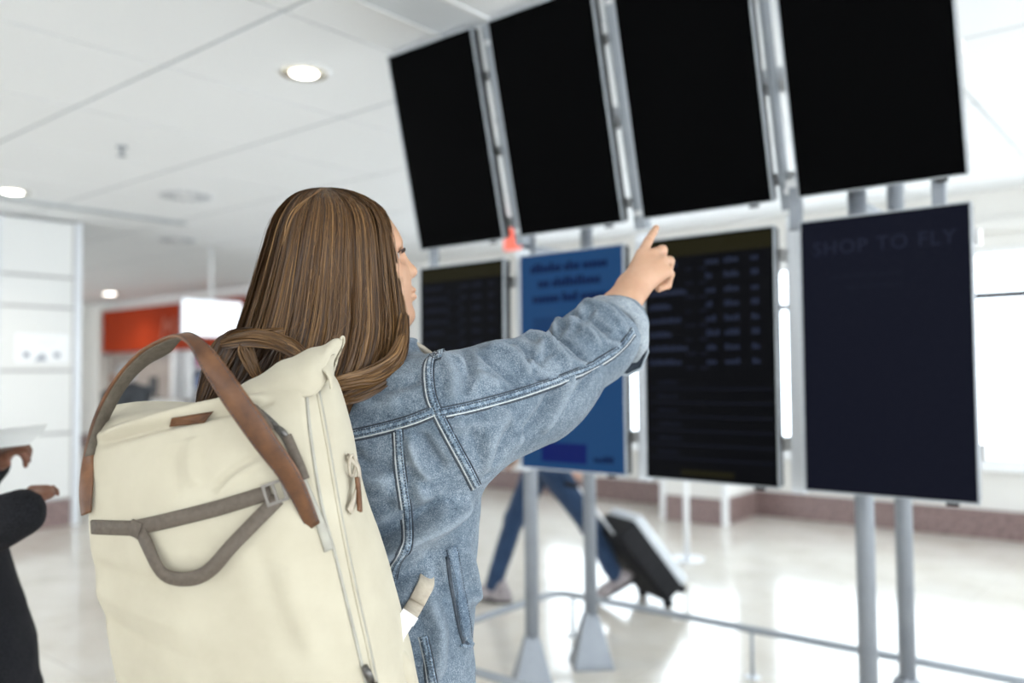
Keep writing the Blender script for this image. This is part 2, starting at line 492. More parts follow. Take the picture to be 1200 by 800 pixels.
# hanging screen over the hall
tv = thing('hanging_screen', 'bright white screen hung from the ceiling before the orange shop', 'screen', (-9.0, 5.41, 2.3))
M_tv = mat('lit_white_screen', (0.1, 0.1, 0.1), 0.3, emit=(0.86, 0.93, 1.0), estr=1.35)
MB().box(-9.0 + .012, -8.965, 5.02, 5.80, 1.86, 2.30, 0.006).build('casing', M_alug, tv)
MB().box(-8.964, -8.961, 5.035, 5.785, 1.875, 2.285).build('picture', M_tv, tv)
MB().tube([(-9.0, 5.41, 2.28), (-9.0, 5.41, ZC)], 0.022, 10).build('ceiling_pole', M_white, tv, True)
# a red hanging sign far behind the screens
rs = thing('red_sign', 'small red sign hung from the ceiling behind the gap in the screens', 'sign', (-5.0, 6.1, 2.6))
M_rs = mat('red_sign_face', (0.75, 0.12, 0.08), 0.5, emit=(0.9, 0.16, 0.10), estr=0.5); noise_color(M_rs, [(0.7, 0.1, 0.07), (0.8, 0.15, 0.1)], 2, 1)
MB().box(-5.11, -4.89, 6.08, 6.12, 2.56, 2.78, 0.008).build('panel', M_rs, rs)
MB().tube([(-5.0, 6.1, 2.78), (-5.0, 6.1, ZC)], 0.008, 8).build('rod', M_alug, rs)
# ------------------------------------------------------------------ screens on their rack
KS = 0.83
SW, SH, GAP = 0.6364 * KS, 1.1 * KS, 0.1043 * KS
SX, SY, SZ = -0.5565, 2.861, CH - 0.4802 * KS          # right bottom corner of the lower row
UX, UY, UZ = SX - 0.0099 * KS, SY + 0.0175 * KS, CH + 0.7206 * KS
TILT = 0.2346
M_bezel = mat('silver_screen_bezel', (0.36, 0.38, 0.40), 0.4, metal=0.6); noise_color(M_bezel, [(0.34, 0.36, 0.38), (0.39, 0.41, 0.43)], 20, 2)
M_off = mat('matt_black_screen', (0.0015, 0.0015, 0.0016), 0.6, spec=0.015)
noise_color(M_off, [(0.0012, 0.0012, 0.0013), (0.002, 0.002, 0.0022)], 90, 1)
M_navy = mat('navy_lit_screen', (0.004, 0.004, 0.006), 0.5, spec=0.03, emit=(0.26, 0.32, 0.75), estr=0.012)
noise_color(M_navy, [(0.0015, 0.0015, 0.002), (0.003, 0.003, 0.004)], 60, 1)
M_board = mat('departure_board_screen', (0.004, 0.004, 0.005), 0.5, spec=0.03, emit=(0.35, 0.4, 0.6), estr=0.003)
noise_color(M_board, [(0.001, 0.001, 0.0013), (0.002, 0.002, 0.0023)], 60, 1)
M_blue = mat('blue_lit_screen', (0.004, 0.006, 0.01), 0.5, spec=0.03, emit=(0.010, 0.058, 0.17), estr=0.62)
noise_color(M_blue, [(0.004, 0.006, 0.01), (0.006, 0.008, 0.012)], 60, 1)
def emis(name, c, s):
    m = mat(name, (0.004, 0.004, 0.004), 0.6, spec=0.05, emit=c, estr=s)
    noise_color(m, [(0.001, 0.001, 0.001), (0.002, 0.002, 0.002)], 60, 1)
    return m
M_dkblue = emis('dark_blue_print', (0.002, 0.008, 0.06), 0.55)
M_dkblue2 = emis('deep_blue_print', (0.004, 0.012, 0.12), 0.65)
M_txt = emis('dim_blue_lettering', (0.16, 0.22, 0.45), 0.08)
M_txt2 = emis('faint_blue_lettering', (0.16, 0.2, 0.42), 0.030)
M_txt3 = emis('very_faint_lettering', (0.20, 0.25, 0.50), 0.055)
M_olive = emis('dim_olive_band', (0.25, 0.22, 0.05), 0.035)
M_green = emis('dim_green_lettering', (0.05, 0.35, 0.05), 0.10)

def screen(loc, rx, face, label, tab=True):
    t = thing('display_screen', label, 'screen', loc, (rx, 0, 0), 'rack of upright screens')
    WLOC[t.name] = Vector((0, 0, 0))       # parts below are given in the screen's own axes
    b = 0.0055
    m = MB()
    m.box(0, b, -0.004, 0.012, 0, SH).box(SW - b, SW, -0.004, 0.012, 0, SH)
    m.box(b, SW - b, -0.0039, 0.012, 0, b).box(b, SW - b, -0.0039, 0.012, SH - b, SH)
    m.build('bezel', M_bezel, t)
    MB().box(0.004, SW - 0.004, 0.0125, 0.05, 0.004, SH - 0.004, 0.006).build('housing', M_black, t)
    p = MB().box(b, SW - b, 0.0, 0.011, b, SH - b).build('panel', face, t)
    if tab:
        MB().box(SW * .82, SW * .82 + 0.035, 0.004, 0.022, -0.012, 0.0, 0.002).build('sensor_tab', M_black, t)
    return t, p

def words(m, x, z, n, h, rng, w=None):
    """a word of n illegible letters"""
    w = w or h * 0.62
    for i in range(n):
        hh = h * rng.choice((0.7, 0.7, 1.0, 0.72, 1.0))
        m.box(x, x + w * 0.78, -0.0009, -0.0003, z, z + hh)
        x += w
    return x + w * 0.6

xs_l = [SX - SW - i * (SW + GAP) for i in range(4)]      # left edges, right screen first
lower_lab = ['dark navy screen reading SHOP TO FLY at the right end of the lower row',
             'black departure board with pale rows under the pointing finger',
             'blue lit information screen behind the denim sleeve',
             'black departure board right beside the woman\'s face, at the left of the lower row']
upper_lab = ['black blank tilted screen at the right end of the upper row',
             'black blank tilted screen just above the pointing finger',
             'black blank tilted screen, second from left in the upper row',
             'black blank tilted screen at the left end of the upper row']
low, up = [], []
for i in range(4):
    low.append(screen((xs_l[i], SY, SZ), 0, [M_navy, M_board, M_blue, M_board][i], lower_lab[i]))
    up.append(screen((UX - SW - i * (SW + GAP), UY, UZ), TILT, M_off, upper_lab[i]))

def place_text(body, size, x, z, parent, material, align='LEFT', spacing=1.0):
    me = text_mesh(body, size, 0.0004, align, spacing=spacing)
    me.materials.append(material)
    o = link('lettering', me, parent, (x, -0.0008, z))
    o.rotation_euler = (math.pi / 2, 0, 0); o['kind'] = 'stuff'
    return o
rng = random.Random(11)
# right: SHOP TO FLY
place_text('SHOP TO FLY', 0.066, SW / 2, SH * 0.865, low[0][1], M_txt3, 'CENTER', 1.12)
m = MB(); x = 0.10
for n in (4, 9, 3, 8): x = words(m, x, SH * .775, n, 0.014, rng)
x = 0.15
for n in (5, 3, 11): x = words(m, x, SH * .735, n, 0.014, rng)
tag(m.build('small_print', M_txt2, low[0][1]), kind='stuff')
# departure boards
def board(parent, seed, T1, T2):
    r = random.Random(seed)
    MB().box(0.012, SW - 0.012, -0.0008, -0.0002, SH * .918, SH * .985).build('header_band', M_olive, parent)
    m, f = MB(), MB()
    z = SH * .875
    rows = 8
    for k in range(rows):
        words(m, 0.025 + 0.0, z, r.choice((7, 9, 10, 12)), 0.020, r, 0.0135)
        words(f, 0.18, z - 0.018, r.choice((3, 4, 5)), 0.013, r); words(f, 0.235, z - 0.018, 4, 0.013, r)
        words(m, 0.262, z, r.choice((2, 3, 4)), 0.021, r, 0.0135)
        words(m, 0.335, z, 4, 0.021, r, 0.0145)
        words(m, 0.438, z, 2, 0.021, r, 0.015)
        z -= 0.0525
    tag(m.build('flight_rows', T1, parent), kind='stuff'); tag(f.build('flight_codes', T2, parent), kind='stuff')
    m = MB(); z -= 0.02
    for k in range(6):
        words(m, 0.055, z, r.choice((7, 8)), 0.014, r, 0.0125)
        m.box(0.02, SW - 0.02, -0.0007, -0.0002, z - 0.019, z - 0.014)
        z -= 0.052
    tag(m.build('lower_rows', T2, parent), kind='stuff')
    MB().box(0.15, 0.36, -0.0008, -0.0002, 0.022, 0.042).build('footer_line', M_olive, parent)
board(low[1][1], 3, M_txt, M_txt2)
board(low[3][1], 8, emis('faint_blue_rows', (0.16, 0.2, 0.40), 0.04), M_txt2)
m = MB()
words(m, 0.40, SH * .50, 5, 0.018, rng); words(m, 0.42, SH * .42, 4, 0.018, rng)
tag(m.build('status_words', M_green, low[3][1]), kind='stuff')
# blue information screen
m = MB()
for z, ws, x in ((0.908, (8, 4, 6), 0.06), (0.838, (3, 12), 0.10), (0.768, (7, 4, 6), 0.07)):
    for n in ws: x = words(m, x, SH * z, n, 0.040, rng, 0.0205)
tag(m.build('headline', M_dkblue, low[2][1]), kind='stuff')
MB().box(0.07, 0.46, -0.0008, -0.0002, SH * .42, SH * .70).build('picture_block', emis('mid_blue_print', (0.009, 0.045, 0.14), 0.62), low[2][1])
MB().box(0.11, 0.34, -0.0008, -0.0002, 0.035, 0.115).build('button_box', M_dkblue2, low[2][1])
m = MB(); words(m, 0.375, 0.045, 6, 0.026, rng, 0.016); m.box(0.04, 0.062, -0.0009, -0.0002, 0.09, 0.12); tag(m.build('logo_line', M_dkblue, low[2][1]), kind='stuff')

# rack: posts with flared feet, beams and leaning uprights
rk = thing('screen_rack', 'grey steel rack of posts and beams carrying the two rows of screens', 'rack', (-1.7, 3.2, 0))
YF, YB = 3.0, 3.46
ZTOP = 2.62
M_post = mat('grey_lacquered_post', (0.27, 0.29, 0.32), 0.42, metal=0.25); noise_color(M_post, [(0.255, 0.275, 0.305), (0.29, 0.31, 0.34)], 12, 2)
for xp in (-0.935, -2.375):
    for y, zt in ((YF, UZ + 0.1), (YB, ZTOP)):
        p = MB().tube([(xp, y, 0.02), (xp, y, zt)], 0.031, 20).build('post', M_post, rk, True)
        MB().lathe([(0.135, 0), (0.135, 0.012), (0.128, 0.02), (0.05, 0.235), (0.037, 0.25), (0.033, 0.252)], (xp, y, 0), 4).build('flared_foot', M_post, p)
XL, XR = xs_l[3], SX
for z in (SZ + 0.12, SZ + SH - 0.12):
    MB().box(XL, XR, SY + 0.102, SY + 0.145, z, z + 0.05, 0.004).build('beam', M_white, rk)
MB().box(XL, XR - 0.25, YB - 0.03, YB + 0.03, ZTOP, ZTOP + 0.06, 0.004).build('beam', M_alu, rk)
for i in range(3):       # bright upright bars that show in the gaps
    xg = xs_l[i] - GAP / 2
    MB().box(xg - 0.026, xg + 0.02, SY + 0.055, SY + 0.10, SZ - 0.02, SZ + SH + 0.04, 0.004).build('upright', M_alu, rk)
    xg = UX - SW - i * (SW + GAP) - GAP / 2
    a = Vector((xg, UY + 0.075, UZ - 0.02)); d = Vector((0, -math.sin(TILT), math.cos(TILT)))
    wid = 0.026 if i else 0.012
    b = a + d * (SH + 0.04); n = Vector((0, math.cos(TILT), math.sin(TILT))) * 0.02; w = Vector((wid, 0, 0))
    if i == 0: a, b = a - Vector((0.026, 0, 0)), b - Vector((0.026, 0, 0))
    v = [a - w - n, a + w - n, a + w + n, a - w + n, b - w - n, b + w - n, b + w + n, b - w + n]
    MB().add(v, [(0, 3, 2, 1), (4, 5, 6, 7), (0, 1, 5, 4), (1, 2, 6, 5), (2, 3, 7, 6), (3, 0, 4, 7)]).build('leaning_upright', M_alug, rk)
    for t in (0.03, SH - 0.07):
        q = UZ + t * math.cos(TILT); yy = UY + 0.045 - t * math.sin(TILT)
        MB().box(xg - 0.022, xg + 0.022, yy, yy + 0.03, q, q + 0.05, 0.004).build('clamp', M_white, rk)
for t in (0.08, 0.40, 0.73):     # beams carrying the upper row
    q, yy = UZ + t * math.cos(TILT), UY + 0.055 - t * math.sin(TILT)
    MB().box(XL, XR - 0.02, yy + 0.06, yy + 0.10, q, q + 0.045, 0.004).build('beam', M_white, rk)
for x in (-0.66, -1.12, -2.9):          # small brackets between the rows
    MB().box(x - 0.02, x + 0.02, SY + 0.05, SY + 0.08, SZ + SH - 0.02, UZ + 0.05, 0.003).build('bracket', M_post, rk)
for xp in (-0.935, -2.375):
    MB().box(xp - 0.02, xp + 0.02, YF, YB, UZ - 0.06, UZ - 0.015).build('tie_bar', M_post, rk)
    MB().box(xp - 0.02, xp + 0.02, YF, YB, 1.35, 1.39).build('tie_bar', M_post, rk)
    MB().box(xp - 0.018, xp + 0.018, 2.80, YB, 2.50, 2.535).build('tie_bar', M_post, rk)

# low guard rail on the floor round the rack
RH = 0.22
rl = thing('guard_rail', 'low grey tube rail on short legs round the foot of the screens', 'rail', (-1.7, 3.2, 0))
xa, xb, ya, yb = -2.80, 2.2, 2.56, 3.765
loop = []
def corner(cx, cy, a0, rr=0.10):
    return [(cx + rr * math.cos(a0 + t * math.pi / 2 / 6), cy + rr * math.sin(a0 + t * math.pi / 2 / 6), RH) for t in range(7)]
loop = [(xb, ya, RH), *reversed(corner(xa + .1, ya + .1, math.pi)), *reversed(corner(xa + .1, yb - .1, math.pi / 2)), (xb, yb, RH)]
loop = [Vector(p) for p in loop]
MB().tube(loop, 0.017, 12).build('tube', M_alug, rl, True)
for x, y in ((-2.70, yb), (-1.69, yb), (-0.62, yb), (0.4, yb), (1.4, yb), (xa, 3.53), (xa, 2.8), (-1.69, ya), (-0.62, ya), (0.4, ya), (1.4, ya)):
    lg = MB().tube([(x, y, 0.006), (x, y, RH - 0.008)], 0.009, 8).build('leg', M_alug, rl, True)
    MB().lathe([(0.035, 0), (0.035, 0.006), (0.012, 0.009)], (x, y, 0), 14).build('foot_plate', M_alu, lg)
# ------------------------------------------------------------------ tools for soft bodies
def G(x, y, z):
    """camera-heading frame (x right, y ahead) to the building's axes"""
    s, c = math.sin(TH), math.cos(TH)
    return Vector((x * s - y * c, x * c + y * s, z))
def D(deg, z=0.0):
    """horizontal direction, degrees to the right of the camera heading"""
    a = math.radians(deg)
    return G(math.sin(a), math.cos(a), z)

def A3(v): return np.array(v, float)
def cap(p, a, b, ra, rb):
    a, b = A3(a), A3(b)
    ab = b - a
    t = np.clip(((p - a) @ ab) / (ab @ ab), 0, 1)
    return np.linalg.norm(p - (a + t[:, None] * ab), axis=1) - (ra + (rb - ra) * t)
def ell(p, c, ax, r):
    """ellipsoid, ax = three axis vectors, r = three radii"""
    q = (p - A3(c)) @ np.array([A3(v) for v in ax]).T
    r = A3(r)
    k0 = np.linalg.norm(q / r, axis=1); k1 = np.linalg.norm(q / (r * r), axis=1) + 1e-9
    return k0 * (k0 - 1) / k1
def smin(a, b, k):
    h = np.clip(0.5 + 0.5 * (b - a) / k, 0, 1)
    return b + (a - b) * h - k * h * (1 - h)
def smax(a, b, k): return -smin(-a, -b, k)
def chain(p, pts, rs, k=0.01):
    d = None
    for i in range(len(pts) - 1):
        e = cap(p, pts[i], pts[i + 1], rs[i], rs[i + 1])
        d = e if d is None else smin(d, e, k)
    return d
_rs = np.random.RandomState(4)
_W = [(_rs.normal(size=3), _rs.uniform(0, 6.28)) for _ in range(14)]
def waves(p, freq):
    """cheap smooth noise in about -1..1"""
    o = np.zeros(len(p))
    for w, ph in _W:
        o += np.sin(p @ (w * freq) + ph)
    return o / 5.0

def sdf_mesh(f, lo, hi, h):
    """naive surface nets over a block-culled grid"""
    lo, hi = A3(lo), A3(hi)
    B = 8
    nb = np.ceil((hi - lo) / (h * B)).astype(int)
    n = nb * B + 1
    V = np.full(n, 1.0, np.float32)
    bc = np.stack(np.meshgrid(*[np.arange(k) for k in nb], indexing='ij'), -1).reshape(-1, 3)
    cen = lo + (bc + 0.5) * B * h
    dc = f(cen)
    act = np.abs(dc) < B * h * 1.35
    for b in bc[(~act) & (dc < 0)]:
        s = b * B
        V[s[0]:s[0] + B + 1, s[1]:s[1] + B + 1, s[2]:s[2] + B + 1] = -1.0
    off = np.stack(np.meshgrid(*[np.arange(B + 1)] * 3, indexing='ij'), -1).reshape(-1, 3)
    ab = bc[act]
    for i in range(0, len(ab), 400):
        idx = (ab[i:i + 400, None, :] * B + off[None]).reshape(-1, 3)
        V[idx[:, 0], idx[:, 1], idx[:, 2]] = f(lo + idx * h)
    S = V < 0
    c = [S[i:i - 1 or None, j:j - 1 or None, k:k - 1 or None] for i in (0, 1) for j in (0, 1) for k in (0, 1)]
    cs = sum(x.astype(np.int8) for x in c)
    cells = np.argwhere((cs > 0) & (cs < 8))
    cid = -np.ones(n - 1, np.int64)
    cid[cells[:, 0], cells[:, 1], cells[:, 2]] = np.arange(len(cells))
    acc = np.zeros((len(cells), 3)); cnt = np.zeros(len(cells))
    cor = [(i, j, k) for i in (0, 1) for j in (0, 1) for k in (0, 1)]
    for a in range(8):
        for b in range(a + 1, 8):
            dlt = np.abs(np.array(cor[a]) - np.array(cor[b]))
            if dlt.sum() != 1: continue
            ia, ib = cells + cor[a], cells + cor[b]
            va, vb = V[ia[:, 0], ia[:, 1], ia[:, 2]].astype(float), V[ib[:, 0], ib[:, 1], ib[:, 2]].astype(float)
            m = (va < 0) != (vb < 0)
            t = np.where(m, va / np.where(m, va - vb, 1), 0)
            acc += np.where(m[:, None], ia + t[:, None] * (ib - ia), 0); cnt += m
    verts = lo + acc / cnt[:, None] * h
    faces = []
    for ax in range(3):
        u, v = (ax + 1) % 3, (ax + 2) % 3
        sl0 = [slice(None)] * 3; sl1 = [slice(None)] * 3
        sl0[ax] = slice(0, -1); sl1[ax] = slice(1, None)
        s0, s1 = S[tuple(sl0)], S[tuple(sl1)]
        e = np.argwhere(s0 != s1)
        e = e[(e[:, u] > 0) & (e[:, v] > 0) & (e[:, u] < n[u] - 1) & (e[:, v] < n[v] - 1)]
        q = []
        for du, dv in ((-1, -1), (0, -1), (0, 0), (-1, 0)):
            t = e.copy(); t[:, u] += du; t[:, v] += dv
            q.append(cid[t[:, 0], t[:, 1], t[:, 2]])
        q = np.stack(q, 1)
        ins = s0[e[:, 0], e[:, 1], e[:, 2]]
        q[~ins] = q[~ins][:, ::-1]
        faces.append(q)
    F = np.concatenate(faces)
    F = F[(F >= 0).all(1)]
    return verts, F

def np_mesh(name, V, F, material, parent=None, smooth=True):
    me = bpy.data.meshes.new(name)
    off = np.array(WLOC.get(parent.name, Vector((0, 0, 0)))) if parent is not None else np.zeros(3)
    me.from_pydata((np.asarray(V) - off).tolist(), [], np.asarray(F).tolist())
    me.polygons.foreach_set('use_smooth', [smooth] * len(me.polygons))
    if material: me.materials.append(material)
    me.update()
    o = link(name, me, parent)
    WLOC[o.name] = Vector(off)
    return o

def vnormals(V, F):
    V = np.asarray(V); F = np.asarray(F)
    n = np.cross(V[F[:, 2]] - V[F[:, 0]], V[F[:, 3 if F.shape[1] > 3 else 1]] - V[F[:, 1 if F.shape[1] > 3 else 0]])
    N = np.zeros_like(V)
    for i in range(F.shape[1]): np.add.at(N, F[:, i], n)
    return N / (np.linalg.norm(N, axis=1)[:, None] + 1e-12)

class Surf:
    """a mesh one can shoot photo-ray or line at"""
    def __init__(s, V, F):
        s.V, s.F = np.asarray(V), np.asarray(F)
        s.bvh = BVHTree.FromPolygons(s.V.tolist(), s.F.tolist())
    def hit(s, px, py):
        r = ray(px, py).normalized()
        h = s.bvh.ray_cast(EYE, r)
        if h[0] is None:
            h2 = s.bvh.find_nearest(P(px, py, 1.3))
            return h2[0], h2[1]
        n = h[1]
        if n.dot(r) > 0: n = -n
        return h[0], n
    def line(s, pts, n=6):
        out = [s.hit(*q) for q in catmull(pts, n)]
        P_ = [o[0] for o in out]; N_ = [o[1] for o in out]
        for _ in range(2):
            N_ = [(N_[max(i - 1, 0)] + N_[i] * 2 + N_[min(i + 1, len(N_) - 1)]).normalized() for i in range(len(N_))]
        return P_, N_

def fold(V, N, surf, pts, amp, width, n=8):
    L, _ = surf.line(pts, n)
    L = np.array(L)
    m = np.full(len(V), 1e9)
    lo, hi = L.min(0) - 3 * width, L.max(0) + 3 * width
    sel = np.where(((V > lo) & (V < hi)).all(1))[0]
    if len(sel) == 0: return
    best = np.full(len(sel), 1e9); bt = np.zeros(len(sel))
    for i in range(len(L) - 1):
        a, b = L[i], L[i + 1]; ab = b - a
        t = np.clip(((V[sel] - a) @ ab) / (ab @ ab + 1e-12), 0, 1)
        d = np.linalg.norm(V[sel] - (a + t[:, None] * ab), axis=1)
        k = d < best
        best[k] = d[k]; bt[k] = (i + t[k]) / (len(L) - 1)
    fade = np.clip(np.minimum(bt, 1 - bt) * 5, 0, 1) ** 0.7
    V[sel] += N[sel] * (amp * np.exp(-(best / width) ** 2) * (0.15 + 0.85 * fade))[:, None]

def strip(name, L, N, w, h, material, parent, taper=False):
    """flat raised band along points with normals"""
    m = MB(); o = 0
    for i, p in enumerate(L):
        t = (L[min(i + 1, len(L) - 1)] - L[max(i - 1, 0)]).normalized()
        b = t.cross(N[i]).normalized()
        ww = w * 0.5
        m.v += [p - b * ww - N[i] * h, p - b * ww * 0.86 + N[i] * h, p + b * ww * 0.86 + N[i] * h, p + b * ww - N[i] * h]
    k = len(L)
    for i in range(k - 1):
        a = i * 4
        for q in range(4):
            m.f.append((a + q, a + (q + 1) % 4, a + 4 + (q + 1) % 4, a + 4 + q))
    m.f.append((3, 2, 1, 0)); m.f.append(tuple((k - 1) * 4 + q for q in range(4)))
    return m.build(name, material, parent, True)

def dashes(m, L, N, off, lift, step=0.0042, ln=0.0028, w=0.0006):
    """stitches beside a seam, added to builder m"""
    d = [0.0]
    for i in range(len(L) - 1): d.append(d[-1] + (L[i + 1] - L[i]).length)
    s, i = step, 0
    while s < d[-1] - step:
        while i < len(d) - 2 and d[i + 1] < s: i += 1
        u = (s - d[i]) / max(d[i + 1] - d[i], 1e-9)
        p = L[i].lerp(L[i + 1], u); t = (L[i + 1] - L[i]).normalized(); n = N[i].lerp(N[i + 1], u).normalized()
        b = t.cross(n).normalized()
        c = p + b * off + n * lift
        v = [c - t * ln / 2 - b * w, c - t * ln / 2 + b * w, c + t * ln / 2 + b * w, c + t * ln / 2 - b * w]
        v += [c - t * ln / 4 + n * w * 1.2, c + t * ln / 4 + n * w * 1.2]
        m.add(v, [(0, 1, 4), (1, 2, 5, 4), (2, 3, 5), (3, 0, 4, 5)])
        s += step

def ribbon(name, edgeA, edgeB, th, material, parent, n=6, both=None):
    """band between two 3D edge lines with thickness th (points are Vectors)"""
    a = [Vector(q) for q in catmull([tuple(v) for v in edgeA], n)]
    b = [Vector(q) for q in catmull([tuple(v) for v in edgeB], n)]
    m = MB()
    for i in range(len(a)):
        t = ((a[min(i + 1, len(a) - 1)] + b[min(i + 1, len(a) - 1)]) - (a[max(i - 1, 0)] + b[max(i - 1, 0)])).normalized()
        w = (b[i] - a[i])
        nn = t.cross(w.normalized()).normalized() * th / 2
        e = w * 0.06
        m.v += [a[i], a[i] + e + nn, b[i] - e + nn, b[i], b[i] - e - nn, a[i] + e - nn]
    k = len(a)
    for i in range(k - 1):
        for q in range(6):
            m.f.append((i * 6 + q, i * 6 + (q + 1) % 6, i * 6 + 6 + (q + 1) % 6, i * 6 + 6 + q))
    m.f.append((5, 4, 3, 2, 1, 0)); m.f.append(tuple((k - 1) * 6 + q for q in range(6)))
    return m.build(name, material, parent, True)

# ------------------------------------------------------------------ materials of the people
def skin_mat(name, c1, c2):
    m = mat(name, c1, 0.5, spec=0.35, **{'Subsurface Weight': 0.12, 'Subsurface Scale': 0.01})
    n, r, _ = noise_color(m, [c1, c2], 22, 3)
    bump(m, n.outputs['Fac'], 0.08, 0.004)
    return m
M_skin = skin_mat('fair_skin', (0.47, 0.265, 0.165), (0.54, 0.32, 0.21))
M_skin_d = skin_mat('brown_skin', (0.17, 0.075, 0.045), (0.24, 0.11, 0.07))
M_skin_f = skin_mat('pale_skin', (0.55, 0.36, 0.28), (0.6, 0.4, 0.32))

def denim_mat(name, dark, mid, light, weave=520, wear=0.5):
    m = mat(name, mid, 0.85, spec=0.15, **{'Sheen Weight': 0.15})
    tc = nd(m, 'ShaderNodeTexCoord')
    n1 = nd(m, 'ShaderNodeTexNoise', Scale=weave, Detail=2.0, Roughness=0.7)
    n2 = nd(m, 'ShaderNodeTexNoise', Scale=9.0, Detail=5.0, Roughness=0.6)
    n3 = nd(m, 'ShaderNodeTexNoise', Scale=90.0, Detail=3.0, Roughness=0.6)
    for n in (n1, n2, n3): lk(m, tc.outputs['Object'], n.inputs['Vector'])
    a1 = nd(m, 'ShaderNodeMath', _operation='MULTIPLY_ADD'); a1.inputs[1].default_value = 0.55; 
    lk(m, n1.outputs['Fac'], a1.inputs[0])
    a0 = nd(m, 'ShaderNodeMath', _operation='MULTIPLY'); a0.inputs[1].default_value = 0.25; lk(m, n2.outputs['Fac'], a0.inputs[0])
    a2 = nd(m, 'ShaderNodeMath', _operation='MULTIPLY_ADD'); a2.inputs[1].default_value = 0.20; lk(m, n3.outputs['Fac'], a2.inputs[0]); lk(m, a0.outputs[0], a2.inputs[2])
    lk(m, a2.outputs[0], a1.inputs[2])
    r = nd(m, 'ShaderNodeValToRGB'); el = r.color_ramp.elements
    el[0].position, el[1].position = 0.36, 0.64
    el[0].color = (*dark, 1); el[1].color = (*light, 1)
    e = el.new(0.5); e.color = (*mid, 1)
    lk(m, a1.outputs[0], r.inputs['Fac'])
    ge = nd(m, 'ShaderNodeNewGeometry')
    pr = nd(m, 'ShaderNodeMapRange'); pr.inputs[1].default_value = 0.50; pr.inputs[2].default_value = 0.58; pr.inputs[4].default_value = wear
    lk(m, ge.outputs['Pointiness'], pr.inputs[0])
    mx = nd(m, 'ShaderNodeMix', _data_type='RGBA'); mx.inputs['B'].default_value = (*light, 1)
    lk(m, pr.outputs[0], mx.inputs['Factor']); lk(m, r.outputs['Color'], mx.inputs['A'])
    lk(m, mx.outputs['Result'], bsdf(m).inputs['Base Color'])
    bump(m, a1.outputs[0], 0.4, 0.002)
    return m
M_denim = denim_mat('washed_denim', (0.042, 0.063, 0.09), (0.125, 0.163, 0.205), (0.31, 0.35, 0.39))
M_denim_lt = denim_mat('pale_denim_inside', (0.16, 0.19, 0.22), (0.29, 0.325, 0.36), (0.44, 0.475, 0.50), 520, 0.2)
M_denim_seam = denim_mat('faded_denim_seam', (0.03, 0.05, 0.08), (0.165, 0.22, 0.28), (0.46, 0.52, 0.57), 260, 0.0)
M_denim_flat = denim_mat('plain_denim', (0.045, 0.07, 0.105), (0.13, 0.175, 0.23), (0.32, 0.37, 0.42), 520, 0.0)
M_jeans = denim_mat('dark_blue_jeans', (0.012, 0.025, 0.055), (0.02, 0.042, 0.09), (0.04, 0.075, 0.14))
M_thread_shade = mat('dark_thread_and_shade', (0.03, 0.04, 0.055), 0.7); noise_color(M_thread_shade, [(0.02, 0.03, 0.045), (0.05, 0.06, 0.075)], 200, 1)  # stitches, and the strips that paint shade beside the seams
M_thread2 = mat('pale_thread', (0.5, 0.52, 0.52), 0.7); noise_color(M_thread2, [(0.42, 0.44, 0.45), (0.58, 0.6, 0.6)], 200, 1)

# ------------------------------------------------------------------ the woman
WX, WY = -0.24, 1.42
woman = thing('person', 'woman in pale denim jacket with long brown hair pointing at the screens', 'person', G(WX, WY, 0))
PSI = 28
wf, wr = D(PSI), D(PSI + 90)
wc = A3(G(WX, WY, 0))
TZ = np.array([0.78, 0.95, 1.10, 1.22, 1.32, 1.365, 1.40, 1.43, 1.47])
TA = np.array([0.190, 0.180, 0.186, 0.197, 0.200, 0.188, 0.160, 0.095, 0.060])
TB = np.array([0.135, 0.125, 0.128, 0.130, 0.122, 0.110, 0.095, 0.075, 0.060])
def torso(p, grow=0.0, z0=0.79, z1=1.45):
    q = p - wc
    a, b, z = q @ A3(wr), q @ A3(wf), p[:, 2]
    A_, B_ = np.interp(z, TZ, TA) + grow, np.interp(z, TZ, TB) + grow
    e = 2.4
    k = (np.abs(a / A_) ** e + np.abs(b / B_) ** e) ** (1 / e)
    d = (k - 1) * np.minimum(A_, B_) * 0.95
    return smax(d, np.maximum(z0 - z, z - z1), 0.03)
S_ = [P(520, 468, 1.34), P(600, 458, 1.43), P(648, 446, 1.50), P(698, 404, 1.575), P(721, 384, 1.615)]
R_ = [0.074, 0.080, 0.076, 0.069, 0.063]
def jacket(p):
    d = torso(p)
    s = chain(p, S_, R_, 0.03)
    low = cap(p, P(548, 515, 1.345), P(628, 478, 1.455), 0.066, 0.058)
    s = smin(s, low, 0.05)
    d = smin(d, s, 0.045)
    # left arm hanging, hidden by the rucksack
    l0 = A3(G(WX, WY, 1.385)) - A3(wr) * 0.175
    l1 = l0 - A3(wr) * 0.06 + A3(wf) * 0.02 + np.array([0, 0, -0.29])
    l2 = l1 + A3(wf) * 0.14 + A3(wr) * 0.03 + np.array([0, 0, -0.17])
    d = smin(d, chain(p, [l0, l1, l2], [0.07, 0.06, 0.05], 0.02), 0.04)
    # collar
    nb = A3(G(WX, WY, 1.435)) + A3(wf) * 0.005
    q = p - nb
    rr = np.sqrt((q @ A3(wr)) ** 2 + (q @ A3(wf) * 1.1) ** 2)
    col = np.maximum(np.abs(rr - 0.074) - 0.007, np.abs(q[:, 2]) - 0.028)
    d = smin(d, col, 0.015)
    return d + 0.0024 * waves(p, 22) + 0.0008 * waves(p, 60)
JV, JF = sdf_mesh(jacket, A3(wc) + [-0.5, -0.5, 0.76], A3(wc) + [0.62, 0.62, 1.62], 0.005)
_s = Surf(JV, JF); _N = vnormals(JV, JF)
